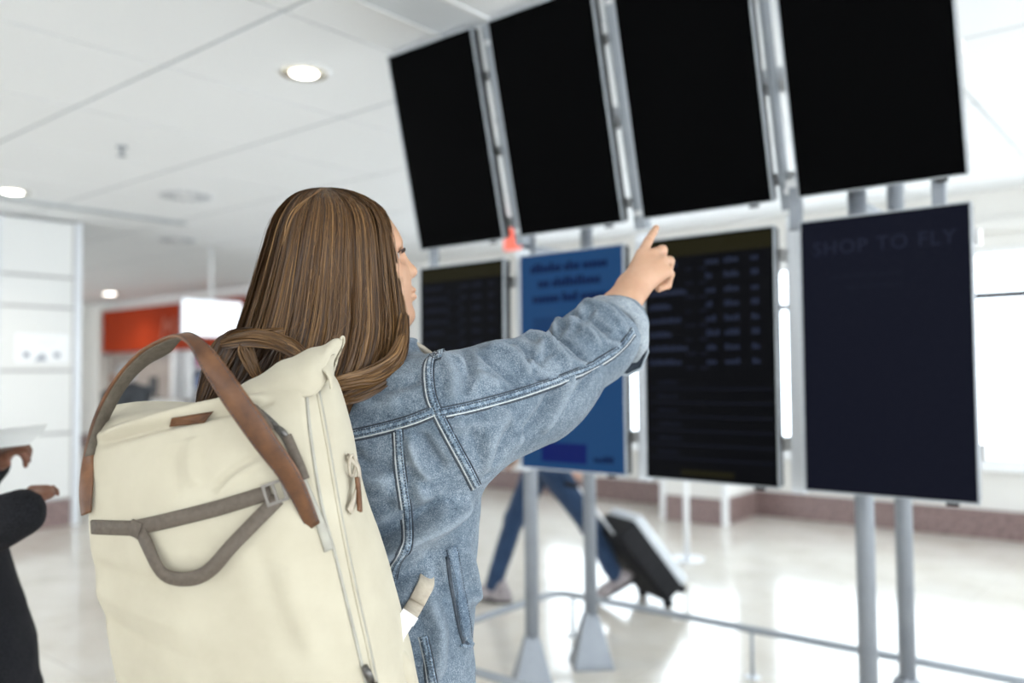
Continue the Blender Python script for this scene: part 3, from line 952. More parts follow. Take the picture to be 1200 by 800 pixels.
for pts, amp, w in [
    ([(515, 412), (530, 440), (528, 470)], 0.004, 0.010),
    ([(545, 408), (552, 432), (545, 462)], -0.005, 0.009),
    ([(572, 406), (598, 414), (622, 440)], 0.006, 0.010),
    ([(588, 400), (610, 402), (640, 428)], -0.006, 0.009),
    ([(612, 397), (640, 402), (668, 432)], 0.007, 0.010),
    ([(632, 388), (660, 396), (690, 422)], -0.006, 0.008),
    ([(645, 378), (680, 384), (704, 408)], 0.006, 0.010),
    ([(660, 366), (692, 372), (716, 392)], -0.005, 0.008),
    ([(678, 352), (712, 362), (735, 388)], 0.004, 0.009),
    ([(672, 438), (655, 470), (634, 506)], 0.006, 0.011),
    ([(655, 448), (636, 480), (612, 512)], -0.005, 0.010),
    ([(702, 425), (688, 446), (668, 470)], -0.004, 0.009),
    ([(590, 480), (575, 520), (570, 558)], 0.004, 0.014),
    ([(550, 500), (566, 535), (572, 560)], -0.004, 0.012),
    ([(480, 512), (488, 540), (505, 565)], 0.005, 0.010),
    ([(492, 508), (505, 530), (520, 550)], -0.004, 0.009),
    ([(428, 668), (480, 636), (520, 612), (550, 588)], 0.008, 0.013),
    ([(425, 640), (470, 615), (520, 588)], -0.006, 0.014),
    ([(440, 690), (490, 668), (535, 640)], -0.005, 0.014),
    ([(500, 700), (512, 740), (508, 798)], 0.006, 0.014),
    ([(400, 540), (425, 560), (460, 565)], 0.004, 0.014),
    ([(400, 590), (430, 600), (465, 590)], -0.004, 0.012),
    ([(545, 640), (556, 690), (562, 760)], 0.005, 0.012),
    ([(528, 415), (560, 440), (585, 452)], 0.004, 0.010),
    ([(562, 412), (590, 436), (608, 452)], -0.004, 0.007),
    ([(602, 420), (632, 442), (650, 446)], -0.004, 0.006),
    ([(650, 412), (672, 424), (690, 428)], 0.003, 0.006),
    ([(692, 345), (722, 352), (742, 372)], -0.004, 0.007),
    ([(700, 395), (716, 402), (728, 404)], 0.003, 0.006),
    ([(640, 470), (625, 495), (600, 525)], 0.004, 0.008),
    ([(600, 500), (588, 525), (578, 548)], -0.004, 0.010),
    ([(530, 500), (560, 498), (600, 486)], 0.003, 0.012),
    ([(408, 525), (430, 545), (462, 548)], -0.003, 0.010),
    ([(415, 470), (440, 478), (470, 470)], 0.003, 0.012),
    ([(440, 455), (470, 450), (495, 440)], -0.003, 0.010),
    ([(486, 560), (500, 590), (528, 602)], 0.004, 0.011),
    ([(425, 700), (450, 720), (470, 722)], 0.004, 0.010),
    ([(505, 640), (515, 670), (518, 700)], -0.004, 0.010),
]:
    fold(JV, _N, _s, pts, amp * (2.5 if pts[0][0] > 520 else 3.2), w)
jk = np_mesh('denim_jacket', JV, JF, M_denim, woman)
JS = Surf(JV, JF)
st1, st2 = MB(), MB()
SEAMS = [
    [(392, 513), (440, 503), (480, 492), (508, 481)],
    [(510, 409), (503, 430), (505, 460), (513, 482), (530, 515), (548, 548), (559, 570)],
    [(513, 484), (560, 474), (620, 457), (680, 435), (722, 411), (742, 388)],
    [(467, 503), (470, 550), (477, 600), (478, 638), (463, 664), (456, 700), (446, 742)],
    [(496, 745), (503, 775), (507, 800), (510, 822)],
]
for k, pts in enumerate(SEAMS):
    L, N = JS.line(pts, 7)
    strip('seam', L, N, 0.0125 if k != 4 else 0.014, 0.0024, M_denim_seam, jk)
    dashes(st1, L, N, -0.0036, 0.0030, w=0.0009); dashes(st1, L, N, 0.0036, 0.0030, w=0.0009)
    strip('seam_edge', [p + (L[min(i + 1, len(L) - 1)] - L[max(i - 1, 0)]).normalized().cross(N[i]) * 0.0072 for i, p in enumerate(L)], N, 0.0022, 0.0013, M_thread2, jk)
    strip('seam_painted_shadow', [p + (L[min(i + 1, len(L) - 1)] - L[max(i - 1, 0)]).normalized().cross(N[i]) * 0.0098 for i, p in enumerate(L)], N, 0.0036, 0.0010, M_thread_shade, jk)  # dark strips along the seam paint in the shade of its grooves
    strip('seam_painted_shadow', [p - (L[min(i + 1, len(L) - 1)] - L[max(i - 1, 0)]).normalized().cross(N[i]) * 0.0072 for i, p in enumerate(L)], N, 0.0022, 0.0012, M_thread_shade, jk)
# slanted side pocket
L, N = JS.line([(529, 640), (535, 670), (541, 705), (549, 752)], 6)
pk = strip('pocket_welt', L, N, 0.020, 0.002, M_denim_flat, jk)
dashes(st1, L, N, -0.008, 0.0034); dashes(st1, L, N, 0.008, 0.0034)
L2, N2 = JS.line([(524, 652), (529, 690), (537, 730), (543, 752)], 6)
strip('pocket_opening', L2, N2, 0.006, 0.0022, M_thread_shade, jk)
L2, N2 = JS.line([(540, 755), (548, 757), (555, 754)], 4)
strip('pocket_bar_tack', L2, N2, 0.006, 0.003, M_denim_seam, jk)
o = st1.build('stitching', M_thread_shade, jk); o['kind'] = 'stuff'

# turned-back cuff: open folded tube of paler inside cloth round the wrist
ca, cb = P(718, 387, 1.608), P(735, 371, 1.634)
ax = (cb - ca).normalized()
e1 = ax.cross(Vector((0, 0, 1))).normalized(); e2 = e1.cross(ax).normalized()
m = MB(); nseg = 40
prof = [(-0.006, 0.0625), (-0.004, 0.067), (0.006, 0.0685), (0.018, 0.068), (0.0235, 0.0665), (0.024, 0.0635), (0.018, 0.0615), (-0.005, 0.060), (-0.03, 0.0595)]
for t, r in prof:
    for k in range(nseg):
        a = 2 * math.pi * k / nseg
        rr = r * (1 + 0.04 * math.sin(3 * a + 1.0) + 0.022 * math.sin(7 * a + t * 60)) + 0.0012 * math.sin(5 * a + t * 200)
        dr = -math.sin(a) * e2.z
        low_ = max(0.0, -(e1 * math.cos(a) + e2 * math.sin(a)).z)
        m.v.append(ca + ax * (t + 0.006 * math.sin(2 * a + .5)) + (e1 * math.cos(a) + e2 * math.sin(a)) * (rr + 0.014 * low_ ** 2 * (1 if t > 0 else .4)))
for i in range(len(prof) - 1):
    for k in range(nseg):
        a, b = i * nseg + k, i * nseg + (k + 1) % nseg
        m.f.append((a, b, b + nseg, a + nseg))
cuff = m.build('turned_cuff', M_denim_lt, jk, True)
# hanging cuff flap with its button hole
fl_ = [P(757, 390, 1.625), P(759, 412, 1.622), P(751, 431, 1.618), P(735, 439, 1.61)]
fr_ = [P(744, 392, 1.63), P(738, 410, 1.625), P(726, 424, 1.615), P(712, 434, 1.60)]
M_inside_shade = denim_mat('shaded_denim_inside', (0.012, 0.016, 0.022), (0.025, 0.033, 0.045), (0.06, 0.075, 0.09), 520, 0.0)  # inside cloth darkened to stand for shade within the cuff
ribbon('cuff_flap', fl_, fr_, 0.005, M_inside_shade, jk)
m = MB().tube([P(755, 388, 1.622), P(759, 412, 1.619), P(751.5, 431.5, 1.615), P(735, 439.5, 1.607), P(722, 437, 1.60)], 0.0028, 8)
m.build('cuff_hem', M_denim_lt, jk, True)

# ---- body: head, neck, trunk, arms and hands as one mesh
HS = 0.95
hy, hp = math.radians(70), math.radians(10)
hF = G(math.sin(hy) * math.cos(hp), math.cos(hy) * math.cos(hp), math.sin(hp))
hR = G(math.cos(hy), -math.sin(hy), 0)
hU = hR.cross(hF).normalized()
if hU.z < 0: hU = -hU
HC = P(487.5, 318, 1.47) - (hF * 0.1215 - hU * 0.020) * HS + hF * 0.002
def HL(r, f, u): return HC + (hR * r + hF * f + hU * u) * HS
def head(p):
    ax3 = (hR, hF, hU)
    s = HS
    d = ell(p, HL(0, -0.012, 0.026), ax3, (0.074 * s, 0.096 * s, 0.098 * s))
    d = smin(d, ell(p, HL(0, 0.042, -0.035), ax3, (0.058 * s, 0.064 * s, 0.082 * s)), 0.03)      # face
    d = smin(d, ell(p, HL(0, 0.080, -0.096), ax3, (0.027 * s, 0.023 * s, 0.019 * s)), 0.020)      # chin
    d = smin(d, cap(p, HL(-0.05, 0.02, -0.075), HL(0.0, 0.07, -0.092), 0.014, 0.013), 0.02)
    d = smin(d, cap(p, HL(0.05, 0.02, -0.075), HL(0.0, 0.07, -0.092), 0.014, 0.013), 0.02)
    d = smin(d, cap(p, HL(-0.036, 0.081, 0.032), HL(0.036, 0.081, 0.032), 0.010, 0.010), 0.02)      # brow
    d = smin(d, ell(p, HL(0, 0.030, 0.050), ax3, (0.062 * s, 0.062 * s, 0.055 * s)), 0.03)
    d = smin(d, cap(p, HL(0, 0.088, 0.022), HL(0, 0.108, -0.014), 0.007, 0.009), 0.014)          # nose
    d = smin(d, ell(p, HL(0, 0.1105, -0.020), ax3, (0.0095, 0.0105, 0.0095)), 0.008)
    for sg in (-1, 1):
        d = smin(d, ell(p, HL(sg * 0.012, 0.098, -0.026), ax3, (0.007, 0.009, 0.006)), 0.006)
        d = smax(d, -ell(p, HL(sg * 0.032, 0.094, 0.010), ax3, (0.015, 0.010, 0.010)), 0.012)     # eye socket
        d = smin(d, ell(p, HL(sg * 0.045, 0.055, -0.02), ax3, (0.02, 0.022, 0.018)), 0.02)        # cheek
        ear = ell(p, HL(sg * 0.073, -0.012, 0.0), ax3, (0.008, 0.018, 0.030))
        d = smin(d, ear, 0.006)
    d = smin(d, ell(p, HL(0, 0.103, -0.053), ax3, (0.021, 0.0095, 0.0055)), 0.005)                # lips
    d = smin(d, ell(p, HL(0, 0.102, -0.065), ax3, (0.018, 0.0095, 0.0065)), 0.006)
    d = smax(d, -ell(p, HL(0, 0.114, -0.0585), ax3, (0.02, 0.006, 0.0014)), 0.003)
    d = smin(d, cap(p, HL(0, -0.035, -0.06), G(WX, WY, 1.46) + wf * 0.005, 0.053, 0.058), 0.03)   # neck
    return d
WR = P(741, 338, 1.652)
MC = [P(752, 298, 1.692), P(765, 298, 1.697), P(776, 306, 1.690), P(780, 318, 1.680)]
FING = [
    ([MC[0], P(760, 282, 1.718), P(765.5, 273, 1.738), P(769, 267, 1.752)], [0.0110, 0.0090, 0.0078, 0.0066]),
    ([MC[1], P(776, 293, 1.733), P(776, 309, 1.742), P(768, 318, 1.722)], [0.0115, 0.0105, 0.009, 0.008]),
    ([MC[2], P(784.5, 306, 1.722), P(782, 323, 1.732), P(772, 329, 1.712)], [0.0112, 0.0102, 0.009, 0.008]),
    ([MC[3], P(785, 321, 1.708), P(782, 334, 1.714), P(772, 338, 1.698)], [0.0105, 0.0092, 0.0083, 0.0075]),
    ([P(744, 322, 1.672), P(750, 306, 1.712), P(760, 309, 1.738), P(771, 315, 1.748)], [0.017, 0.0125, 0.0105, 0.0085]),
]
def arm(p):
    d = cap(p, P(640, 448, 1.49), P(722, 369, 1.625), 0.043, 0.039)
    d = smin(d, cap(p, P(722, 369, 1.625), WR, 0.039, 0.0315), 0.02)
    for k, q in enumerate(MC):
        d = smin(d, cap(p, WR, q, 0.026, 0.0125), 0.012)
    for pts, rs in FING:
        d = smin(d, chain(p, pts, rs, 0.003), 0.0028)
    return d
def trunk(p):
    d = torso(p, -0.040, 0.80, 1.44)
    d = smin(d, cap(p, G(WX, WY, 1.40), HL(0, -0.035, -0.06), 0.06, 0.05), 0.03)
    sj = P(530, 468, 1.35)
    d = smin(d, chain(p, [A3(wc) + [0, 0, 1.38], sj, P(640, 448, 1.49), P(700, 392, 1.58)], [0.05, 0.05, 0.043, 0.039], 0.02), 0.04)
    l0 = A3(G(WX, WY, 1.385)) - A3(wr) * 0.175
    l1 = l0 - A3(wr) * 0.06 + A3(wf) * 0.02 + np.array([0, 0, -0.29])
    l2 = l1 + A3(wf) * 0.16 + A3(wr) * 0.035 + np.array([0, 0, -0.19])
    d = smin(d, chain(p, [l0, l1, l2], [0.05, 0.04, 0.03], 0.02), 0.03)
    h0 = l2 + A3(wf) * 0.06 + np.array([0, 0, -0.045])
    d = smin(d, chain(p, [l2, h0], [0.028, 0.03], 0.02), 0.02)
    for k in range(4):
        a = h0 + A3(wr) * (0.02 - 0.0135 * k); b = a + A3(wf) * 0.035 + np.array([0, 0, -0.02]); c_ = b + np.array([0, 0, -0.03]) + A3(wr) * .01
        d = smin(d, chain(p, [a, b, c_], [0.011, 0.0095, 0.008], 0.004), 0.006)
    return d
parts_ = []
hv = A3(HC)
parts_.append(sdf_mesh(head, hv - 0.16, hv + 0.16, 0.0028))
wv = A3(WR)
def arm_end(p): return smax(arm(p), -(((p - A3(P(690, 400, 1.57))) @ A3(ax))), 0.002)
parts_.append(sdf_mesh(arm_end, wv - 0.17, wv + 0.17, 0.0022))
parts_.append(sdf_mesh(trunk, A3(wc) + [-0.5, -0.5, 0.76], A3(wc) + [0.62, 0.62, 1.60], 0.008))
BV = np.concatenate([q[0] for q in parts_]); BF = []; k = 0
for v, f in parts_: BF.append(f + k); k += len(v)
np_mesh('body', BV, np.concatenate(BF), M_skin, woman)
M_eye = mat('eye_white', (0.4, 0.37, 0.35), 0.5, spec=0.2); noise_color(M_eye, [(0.36, 0.33, 0.31), (0.44, 0.41, 0.39)], 60, 1)
M_lash = mat('dark_lashes', (0.02, 0.013, 0.01), 0.5); noise_color(M_lash, [(0.015, 0.01, 0.008), (0.03, 0.02, 0.015)], 90, 1)
for sg in (-1, 1):
    c = HL(sg * 0.031, 0.0745, 0.010)
    m = MB()
    for i in range(9):
        for j in range(14):
            th_, ph_ = math.pi * i / 8, 2 * math.pi * j / 14
            m.v.append(c + Vector((math.sin(th_) * math.cos(ph_), math.sin(th_) * math.sin(ph_), math.cos(th_))) * 0.0115)
    for i in range(8):
        for j in range(14):
            m.f.append((i * 14 + j, i * 14 + (j + 1) % 14, i * 14 + 14 + (j + 1) % 14, i * 14 + 14 + j))
    m.build('eyeball', M_eye, woman, True)
    up_ = [HL(sg * (0.020 + 0.024 * t), 0.0935 - 0.012 * t * t, 0.0135 + 0.004 * math.sin(math.pi * t)) for t in np.linspace(0, 1, 7)]
    ed_ = [q + hF * 0.008 + hU * 0.004 for q in up_]
    ribbon('eyelashes', up_, ed_, 0.0012, M_lash, woman, 3)
    bq = [HL(sg * (0.013 + 0.036 * t), 0.0935 - 0.016 * t * t, 0.035 + 0.006 * math.sin(math.pi * t * .8)) for t in np.linspace(0, 1, 7)]
    MB().tube(bq, [0.0022, 0.003, 0.0032, 0.003, 0.0025, 0.002, 0.0012], 7).build('eyebrow', mat('brown_brow', (0.10, 0.055, 0.03), 0.7), woman, True)
M_lip = skin_mat('rose_lips', (0.5, 0.2, 0.17), (0.56, 0.25, 0.21))

# trousers and shoes, below the picture
def legs(p):
    hz = A3(G(WX, WY, 0))
    d = torso(p, -0.006, 0.74, 0.93)
    for sg in (-1, 1):
        h = hz + A3(wr) * 0.085 * sg
        kx = h + A3(wf) * (0.03 if sg > 0 else -0.02)
        d = smin(d, chain(p, [h + [0, 0, 0.83], kx + [0, 0, 0.46], h + A3(wr) * 0.01 * sg - A3(wf) * 0.02 + [0, 0, 0.09]], [0.092, 0.062, 0.05], 0.02), 0.03)
    return d
v, f = sdf_mesh(legs, A3(wc) + [-0.3, -0.3, 0.0], A3(wc) + [0.3, 0.3, 1.0], 0.010)
np_mesh('trousers', v, f, M_jeans, woman)
M_shoe = mat('white_trainer', (0.7, 0.7, 0.68), 0.5); noise_color(M_shoe, [(0.66, 0.66, 0.64), (0.74, 0.74, 0.72)], 20, 2)
for sg in (-1, 1):
    h = A3(wc) + A3(wr) * 0.095 * sg
    def shoe(p):
        d = chain(p, [h - A3(wf) * 0.06 + [0, 0, 0.045], h + A3(wf) * 0.08 + [0, 0, 0.038], h + A3(wf) * 0.15 + [0, 0, 0.032]], [0.042, 0.042, 0.030], 0.02)
        d = smin(d, cap(p, h - A3(wf) * 0.03 + [0, 0, 0.05], h - A3(wf) * 0.02 + [0, 0, 0.10], 0.045, 0.05), 0.03)
        return smax(d, 0.002 - p[:, 2], 0.006)
    v, f = sdf_mesh(shoe, h + [-0.22, -0.22, -0.02], h + [0.22, 0.22, 0.18], 0.008)
    np_mesh('shoe', v, f, M_shoe, woman)

# ---- hair
M_hair = mat('brown_hair', (0.2, 0.1, 0.04), 0.42, spec=0.35)
at_ = nd(M_hair, 'ShaderNodeAttribute'); at_.attribute_name = 'tone'
rp_ = nd(M_hair, 'ShaderNodeValToRGB'); el = rp_.color_ramp.elements
el[0].position, el[1].position = 0.0, 1.0
el[0].color = (0.028, 0.0125, 0.005, 1); el[1].color = (0.33, 0.18, 0.07, 1)
e_ = el.new(0.35); e_.color = (0.064, 0.030, 0.0105, 1)
e_ = el.new(0.7); e_.color = (0.14, 0.070, 0.024, 1)
lk(M_hair, at_.outputs['Fac'], rp_.inputs['Fac']); lk(M_hair, rp_.outputs['Color'], bsdf(M_hair).inputs['Base Color'])

HLEV = [  # photo row, left, right, depth of the middle, half thickness
    (219.5, 376, 388, 1.425, 0.010), (222, 358, 405, 1.425, 0.030), (229, 342, 426, 1.426, 0.060), (243, 328, 447, 1.428, 0.084), (263, 317, 458, 1.430, 0.100),
    (290, 309, 463, 1.430, 0.108), (320, 300, 467.5, 1.428, 0.110), (350, 291, 471.5, 1.420, 0.110), (380, 281, 475, 1.408, 0.106),
    (405, 272, 473, 1.388, 0.096), (425, 268, 467, 1.366, 0.082), (443, 272, 455, 1.345, 0.068), (460, 284, 440, 1.330, 0.056),
    (480, 305, 425, 1.318, 0.046), (510, 330, 408, 1.31, 0.034)]
HLEV = np.array(HLEV)
HT = np.linspace(0, 1, len(HLEV))
HR_ = np.array(catmull([tuple(r) for r in HLEV], 8))
HTT = np.linspace(0, 1, len(HR_))
def hair_pt(t, phi, rho):
    y, l, r, d, h = [np.interp(t, HTT, HR_[:, i]) for i in range(5)]
    cx, a = (l + r) / 2, (r - l) / 2
    c, s = np.cos(phi), np.sin(phi)
    return P(cx + a * rho * c, y, d + h * rho * s)
hm = MB()
# inner volume
PH = np.radians(np.linspace(-275, 8, 40))
TT = np.linspace(0.0, 1, 36)
for t in TT:
    for ph in PH:
        hm.v.append(hair_pt(t, ph, 0.93))
for i in range(len(TT) - 1):
    for j in range(len(PH) - 1):
        a = i * len(PH) + j
        hm.f.append((a, a + 1, a + 1 + len(PH), a + len(PH)))
n_inner = len(hm.v)
tone = [0.12] * n_inner
rg = np.random.RandomState(2)
def add_strand(pts, w, tn, center):
    o = len(hm.v); n = len(pts)
    roll = rg.normal() * 0.5
    for i, p in enumerate(pts):
        t = (pts[min(i + 1, n - 1)] - pts[max(i - 1, 0)]).normalized()
        outw = (p - center)
        outw = (outw - t * outw.dot(t)).normalized()
        side = t.cross(outw).normalized()
        sd = side * math.cos(roll) + outw * math.sin(roll)
        f = min(1.0, 0.35 + i / n * 6) * (1.0 if i < n * 0.75 else max(0.15, (n - i) / (n * 0.25)))
        hm.v.append(p - sd * w * f); hm.v.append(p + sd * w * f)
        tv = min(0.82, max(0, tn + 0.10 * math.sin(i * 0.45 + tn * 40)))
        tone.append(tv); tone.append(tv)
    for i in range(n - 1):
        a = o + 2 * i
        hm.f.append((a, a + 1, a + 3, a + 2))
NST = 7000
for k in range(NST):
    ph = math.radians(rg.uniform(-275, 9))
    rho = 0.94 + 0.075 * rg.beta(2.2, 1.6)
    clump = math.sin(ph * 23) * 0.5 + math.sin(ph * 57 + 1.3) * 0.35 + math.sin(ph * 11 + .4) * .4
    tn = 0.40 + 0.13 * clump + rg.normal() * 0.20 - 0.10 * max(0, -math.cos(ph)) ** 2 + (0.16 if rg.rand() < 0.10 else 0)  # tone drops on the left side, painting in the shade there
    rho += 0.010 * clump
    t0 = abs(rg.normal() * 0.03) if rg.rand() < .75 else rg.uniform(0, 0.5)
    t1 = min(1.0, rg.uniform(0.83, 1.05))
    n = 22
    dr, w1, w2 = rg.normal() * 0.05, rg.uniform(0, 6.28), rg.normal() * 0.012
    pts = []
    for i in range(n):
        u = i / (n - 1); t = t0 + (t1 - t0) * u
        pts.append(hair_pt(t, ph + dr * u + w2 * math.sin(u * 7 + w1) , rho + 0.008 * math.sin(u * 5 + w1)))
    cen = P(385, np.interp(0.5, HTT, HR_[:, 0]), 1.42)
    add_strand(pts, rg.uniform(0.0005, 0.0012), tn, Vector((cen.x, cen.y, pts[n // 2].z)))
# loose locks over the rucksack and the shoulder
def lock(path, n, r, tn, w=0.0011):
    ctr = [P(*q) for q in path]
    for k in range(n):
        a, q = rg.uniform(0, 6.28), math.sqrt(rg.rand()) * r
        off = ray(600, 400).cross(Vector((0, 0, 1))).normalized() * math.cos(a) * q + Vector((0, 0, 1)) * math.sin(a) * q
        cs = [c + off * (0.55 + 0.6 * math.sin(math.pi * (i / (len(ctr) - 1)) ** 0.8)) + Vector(rg.normal(size=3) * 0.0012) for i, c in enumerate(ctr)]
        pts = [Vector(v) for v in catmull([tuple(c) for c in cs], 6)]
        add_strand(pts, w * rg.uniform(0.6, 1.2), min(1, max(0, tn + rg.normal() * 0.14)), EYE + (ctr[0] - EYE) * 1.3)
lock([(298, 392, 1.30), (272, 402, 1.28), (258, 420, 1.27), (248, 446, 1.27), (236, 476, 1.27)], 170, 0.018, 0.25)
lock([(330, 388, 1.28), (300, 396, 1.255), (288, 408, 1.25), (296, 428, 1.245), (305, 448, 1.25)], 120, 0.010, 0.62)
lock([(262, 402, 1.27), (300, 397, 1.24), (335, 404, 1.235), (356, 420, 1.235), (372, 438, 1.24)], 150, 0.011, 0.52)
lock([(300, 400, 1.29), (275, 425, 1.285), (262, 452, 1.28), (252, 480, 1.28)], 260, 0.030, 0.10)
lock([(320, 410, 1.30), (300, 440, 1.29), (290, 470, 1.285)], 260, 0.032, 0.10)
lock([(472, 395, 1.33), (462, 422, 1.31), (436, 440, 1.285), (404, 448, 1.27), (380, 452, 1.265)], 150, 0.012, 0.66)
lock([(474, 370, 1.36), (468, 412, 1.33), (446, 446, 1.30), (415, 464, 1.275), (392, 470, 1.27)], 140, 0.012, 0.45)
for k in range(90):      # fly-away hairs
    ph = math.radians(rg.uniform(-200, 5)); t0 = rg.uniform(0.1, 0.6); rr_ = rg.uniform(1.01, 1.05)
    add_strand([hair_pt(min(1, t0 + 0.03 * i), ph + 0.02 * i * rg.normal() * .3, rr_ + 0.012 * math.sin(i * .5)) for i in range(12)], 0.00035, 0.7, P(385, 320, 1.42))
lock([(380, 221, 1.40), (352, 240, 1.325), (338, 262, 1.312), (332, 290, 1.312)], 5, 0.0015, 0.95, 0.0007)
off = WLOC[woman.name]
hme = mesh_from('hair', [v - off for v in hm.v], hm.f, True)
ta = hme.attributes.new('tone', 'FLOAT', 'POINT')
ta.data.foreach_set('value', np.clip(np.array(tone), 0, 1).astype(np.float32))
hme.materials.append(M_hair)
hair = link('hair', hme, woman); WLOC[hair.name] = off
# ------------------------------------------------------------------ the rucksack
M_canvas = mat('cream_canvas', (0.66, 0.62, 0.50), 0.8, spec=0.2, **{'Sheen Weight': 0.1})
_n, _r, _ = noise_color(M_canvas, [(0.465, 0.415, 0.315), (0.53, 0.48, 0.37)], 14, 4)
_n2 = nd(M_canvas, 'ShaderNodeTexNoise', Scale=700, Detail=1.0)
bump(M_canvas, _n2.outputs['Fac'], 0.15, 0.0015)
M_leather = mat('tan_leather', (0.26, 0.115, 0.045), 0.42, spec=0.4)
_n, _r, _ = noise_color(M_leather, [(0.055, 0.022, 0.010), (0.125, 0.052, 0.021), (0.20, 0.088, 0.036)], 26, 6, pos=(0.3, 0.72)); bump(M_leather, _n.outputs['Fac'], 0.25, 0.002)
M_web = mat('taupe_webbing', (0.20, 0.165, 0.13), 0.7)
_n, _r, _ = noise_color(M_web, [(0.088, 0.067, 0.050), (0.122, 0.096, 0.073)], 160, 2); bump(M_web, _n.outputs['Fac'], 0.3, 0.001)
M_webg = mat('grey_strap_lining', (0.21, 0.19, 0.16), 0.75); noise_color(M_webg, [(0.075, 0.060, 0.043), (0.125, 0.102, 0.077)], 120, 3)
M_zip = mat('gunmetal_zip', (0.12, 0.11, 0.10), 0.35, metal=0.8); noise_color(M_zip, [(0.09, 0.085, 0.08), (0.15, 0.14, 0.13)], 300, 1)
M_pipe = mat('pale_grey_piping', (0.50, 0.48, 0.42), 0.6); noise_color(M_pipe, [(0.33, 0.31, 0.26), (0.40, 0.38, 0.32)], 60, 1)
M_strapc = mat('beige_strap', (0.44, 0.38, 0.30), 0.7); noise_color(M_strapc, [(0.40, 0.34, 0.27), (0.48, 0.42, 0.33)], 120, 2)

PPS = 12
pf, pr_ = D(PPS), D(PPS + 90)             # into the back, to the right
bag = thing('backpack', 'cream canvas roll-top backpack with tan leather strap worn on the back', 'backpack', P(270, 640, 1.16).xy.to_3d() + Vector((0, 0, 0.86)))
# levels: front line (px, py, depth) at five stations from left to right, thickness of the bag there
LV = [
    ([(175, 945, 1.13), (250, 945, 1.085), (320, 945, 1.07), (400, 945, 1.065), (458, 945, 1.075)], 0.10),
    ([(160, 915, 1.12), (235, 915, 1.065), (310, 915, 1.05), (390, 915, 1.045), (456, 915, 1.06)], 0.155),
    ([(133, 800, 1.115), (200, 800, 1.055), (290, 800, 1.035), (370, 800, 1.03), (430, 800, 1.05)], 0.17),
    ([(109, 690, 1.115), (180, 690, 1.06), (265, 690, 1.04), (340, 690, 1.035), (402, 690, 1.055)], 0.165),
    ([(99, 600, 1.12), (165, 600, 1.07), (245, 597, 1.05), (315, 593, 1.045), (376, 588, 1.06)], 0.155),
    ([(103, 545, 1.125), (165, 538, 1.085), (240, 528, 1.065), (305, 518, 1.06), (363, 510, 1.075)], 0.145),
    ([(112, 505, 1.135), (170, 492, 1.105), (240, 478, 1.09), (300, 464, 1.09), (354, 450, 1.10)], 0.125),
    ([(117, 488, 1.155), (170, 479, 1.14), (238, 474, 1.135), (300, 450, 1.135), (358, 430, 1.14)], 0.075),
    ([(124, 474, 1.175), (165, 469, 1.17), (240, 471, 1.165), (305, 438, 1.165), (378, 410, 1.165)], 0.022),
]
NU, NSD = 22, 4
rings = []
for st, T in LV:
    fr = [np.array(P(*q)) for q in [tuple(v) for v in catmull(st, 6)]]
    idx = np.linspace(0, len(fr) - 1, NU)
    fr = [Vector(fr[int(i)] + (fr[min(int(i) + 1, len(fr) - 1)] - fr[int(i)]) * (i - int(i))) for i in idx]
    back = [q + pf * T for q in fr]
    ring = list(fr)
    for s in range(1, NSD + 1):
        u = s / (NSD + 1)
        ring.append(fr[-1].lerp(back[-1], u) + pr_ * 0.010 * math.sin(math.pi * u) * min(1, T / .1))
    ring += back[::-1]
    for s in range(1, NSD + 1):
        u = s / (NSD + 1)
        ring.append(back[0].lerp(fr[0], u) - pr_ * 0.012 * math.sin(math.pi * u) * min(1, T / .1))
    rings.append(ring)
# resample along the height
nr = len(rings[0])
cols = [catmull([tuple(r[j]) for r in rings], 8) for j in range(nr)]
nl = len(cols[0])
BVt = np.array([[cols[j][i] for j in range(nr)] for i in range(nl)]).reshape(-1, 3)
BFt = [(i * nr + j, i * nr + (j + 1) % nr, (i + 1) * nr + (j + 1) % nr, (i + 1) * nr + j) for i in range(nl - 1) for j in range(nr)]
# close top and bottom by strips front to back
def closing(i0, flip):
    r = [i0 * nr + j for j in range(nr)]
    fs = []
    f_, b_ = r[:NU], r[NU + NSD:NU + NSD + NU][::-1]
    for k in range(NU - 1):
        q = (f_[k], f_[k + 1], b_[k + 1], b_[k]); fs.append(q[::-1] if flip else q)
    return fs
BFt += closing(nl - 1, False) + closing(0, True)
me = mesh_from('tmp', BVt.tolist(), BFt, True)
to = link('tmp', me)
md = to.modifiers.new('s', 'SUBSURF'); md.levels = md.render_levels = 2
bpy.context.view_layer.update()
ev = bpy.data.meshes.new_from_object(to.evaluated_get(bpy.context.evaluated_depsgraph_get()))
V = np.zeros(len(ev.vertices) * 3); ev.vertices.foreach_get('co', V); V = V.reshape(-1, 3)
Fq = np.array([list(p.vertices) for p in ev.polygons])
bpy.data.objects.remove(to)
N = vnormals(V, Fq)
c0 = V.mean(0)
if ((V - c0) * N).sum() < 0: N = -N; Fq = Fq[:, ::-1]
V += N * (0.0018 * waves(V, 17) + 0.0007 * waves(V, 45))[:, None]
s_ = Surf(V, Fq)
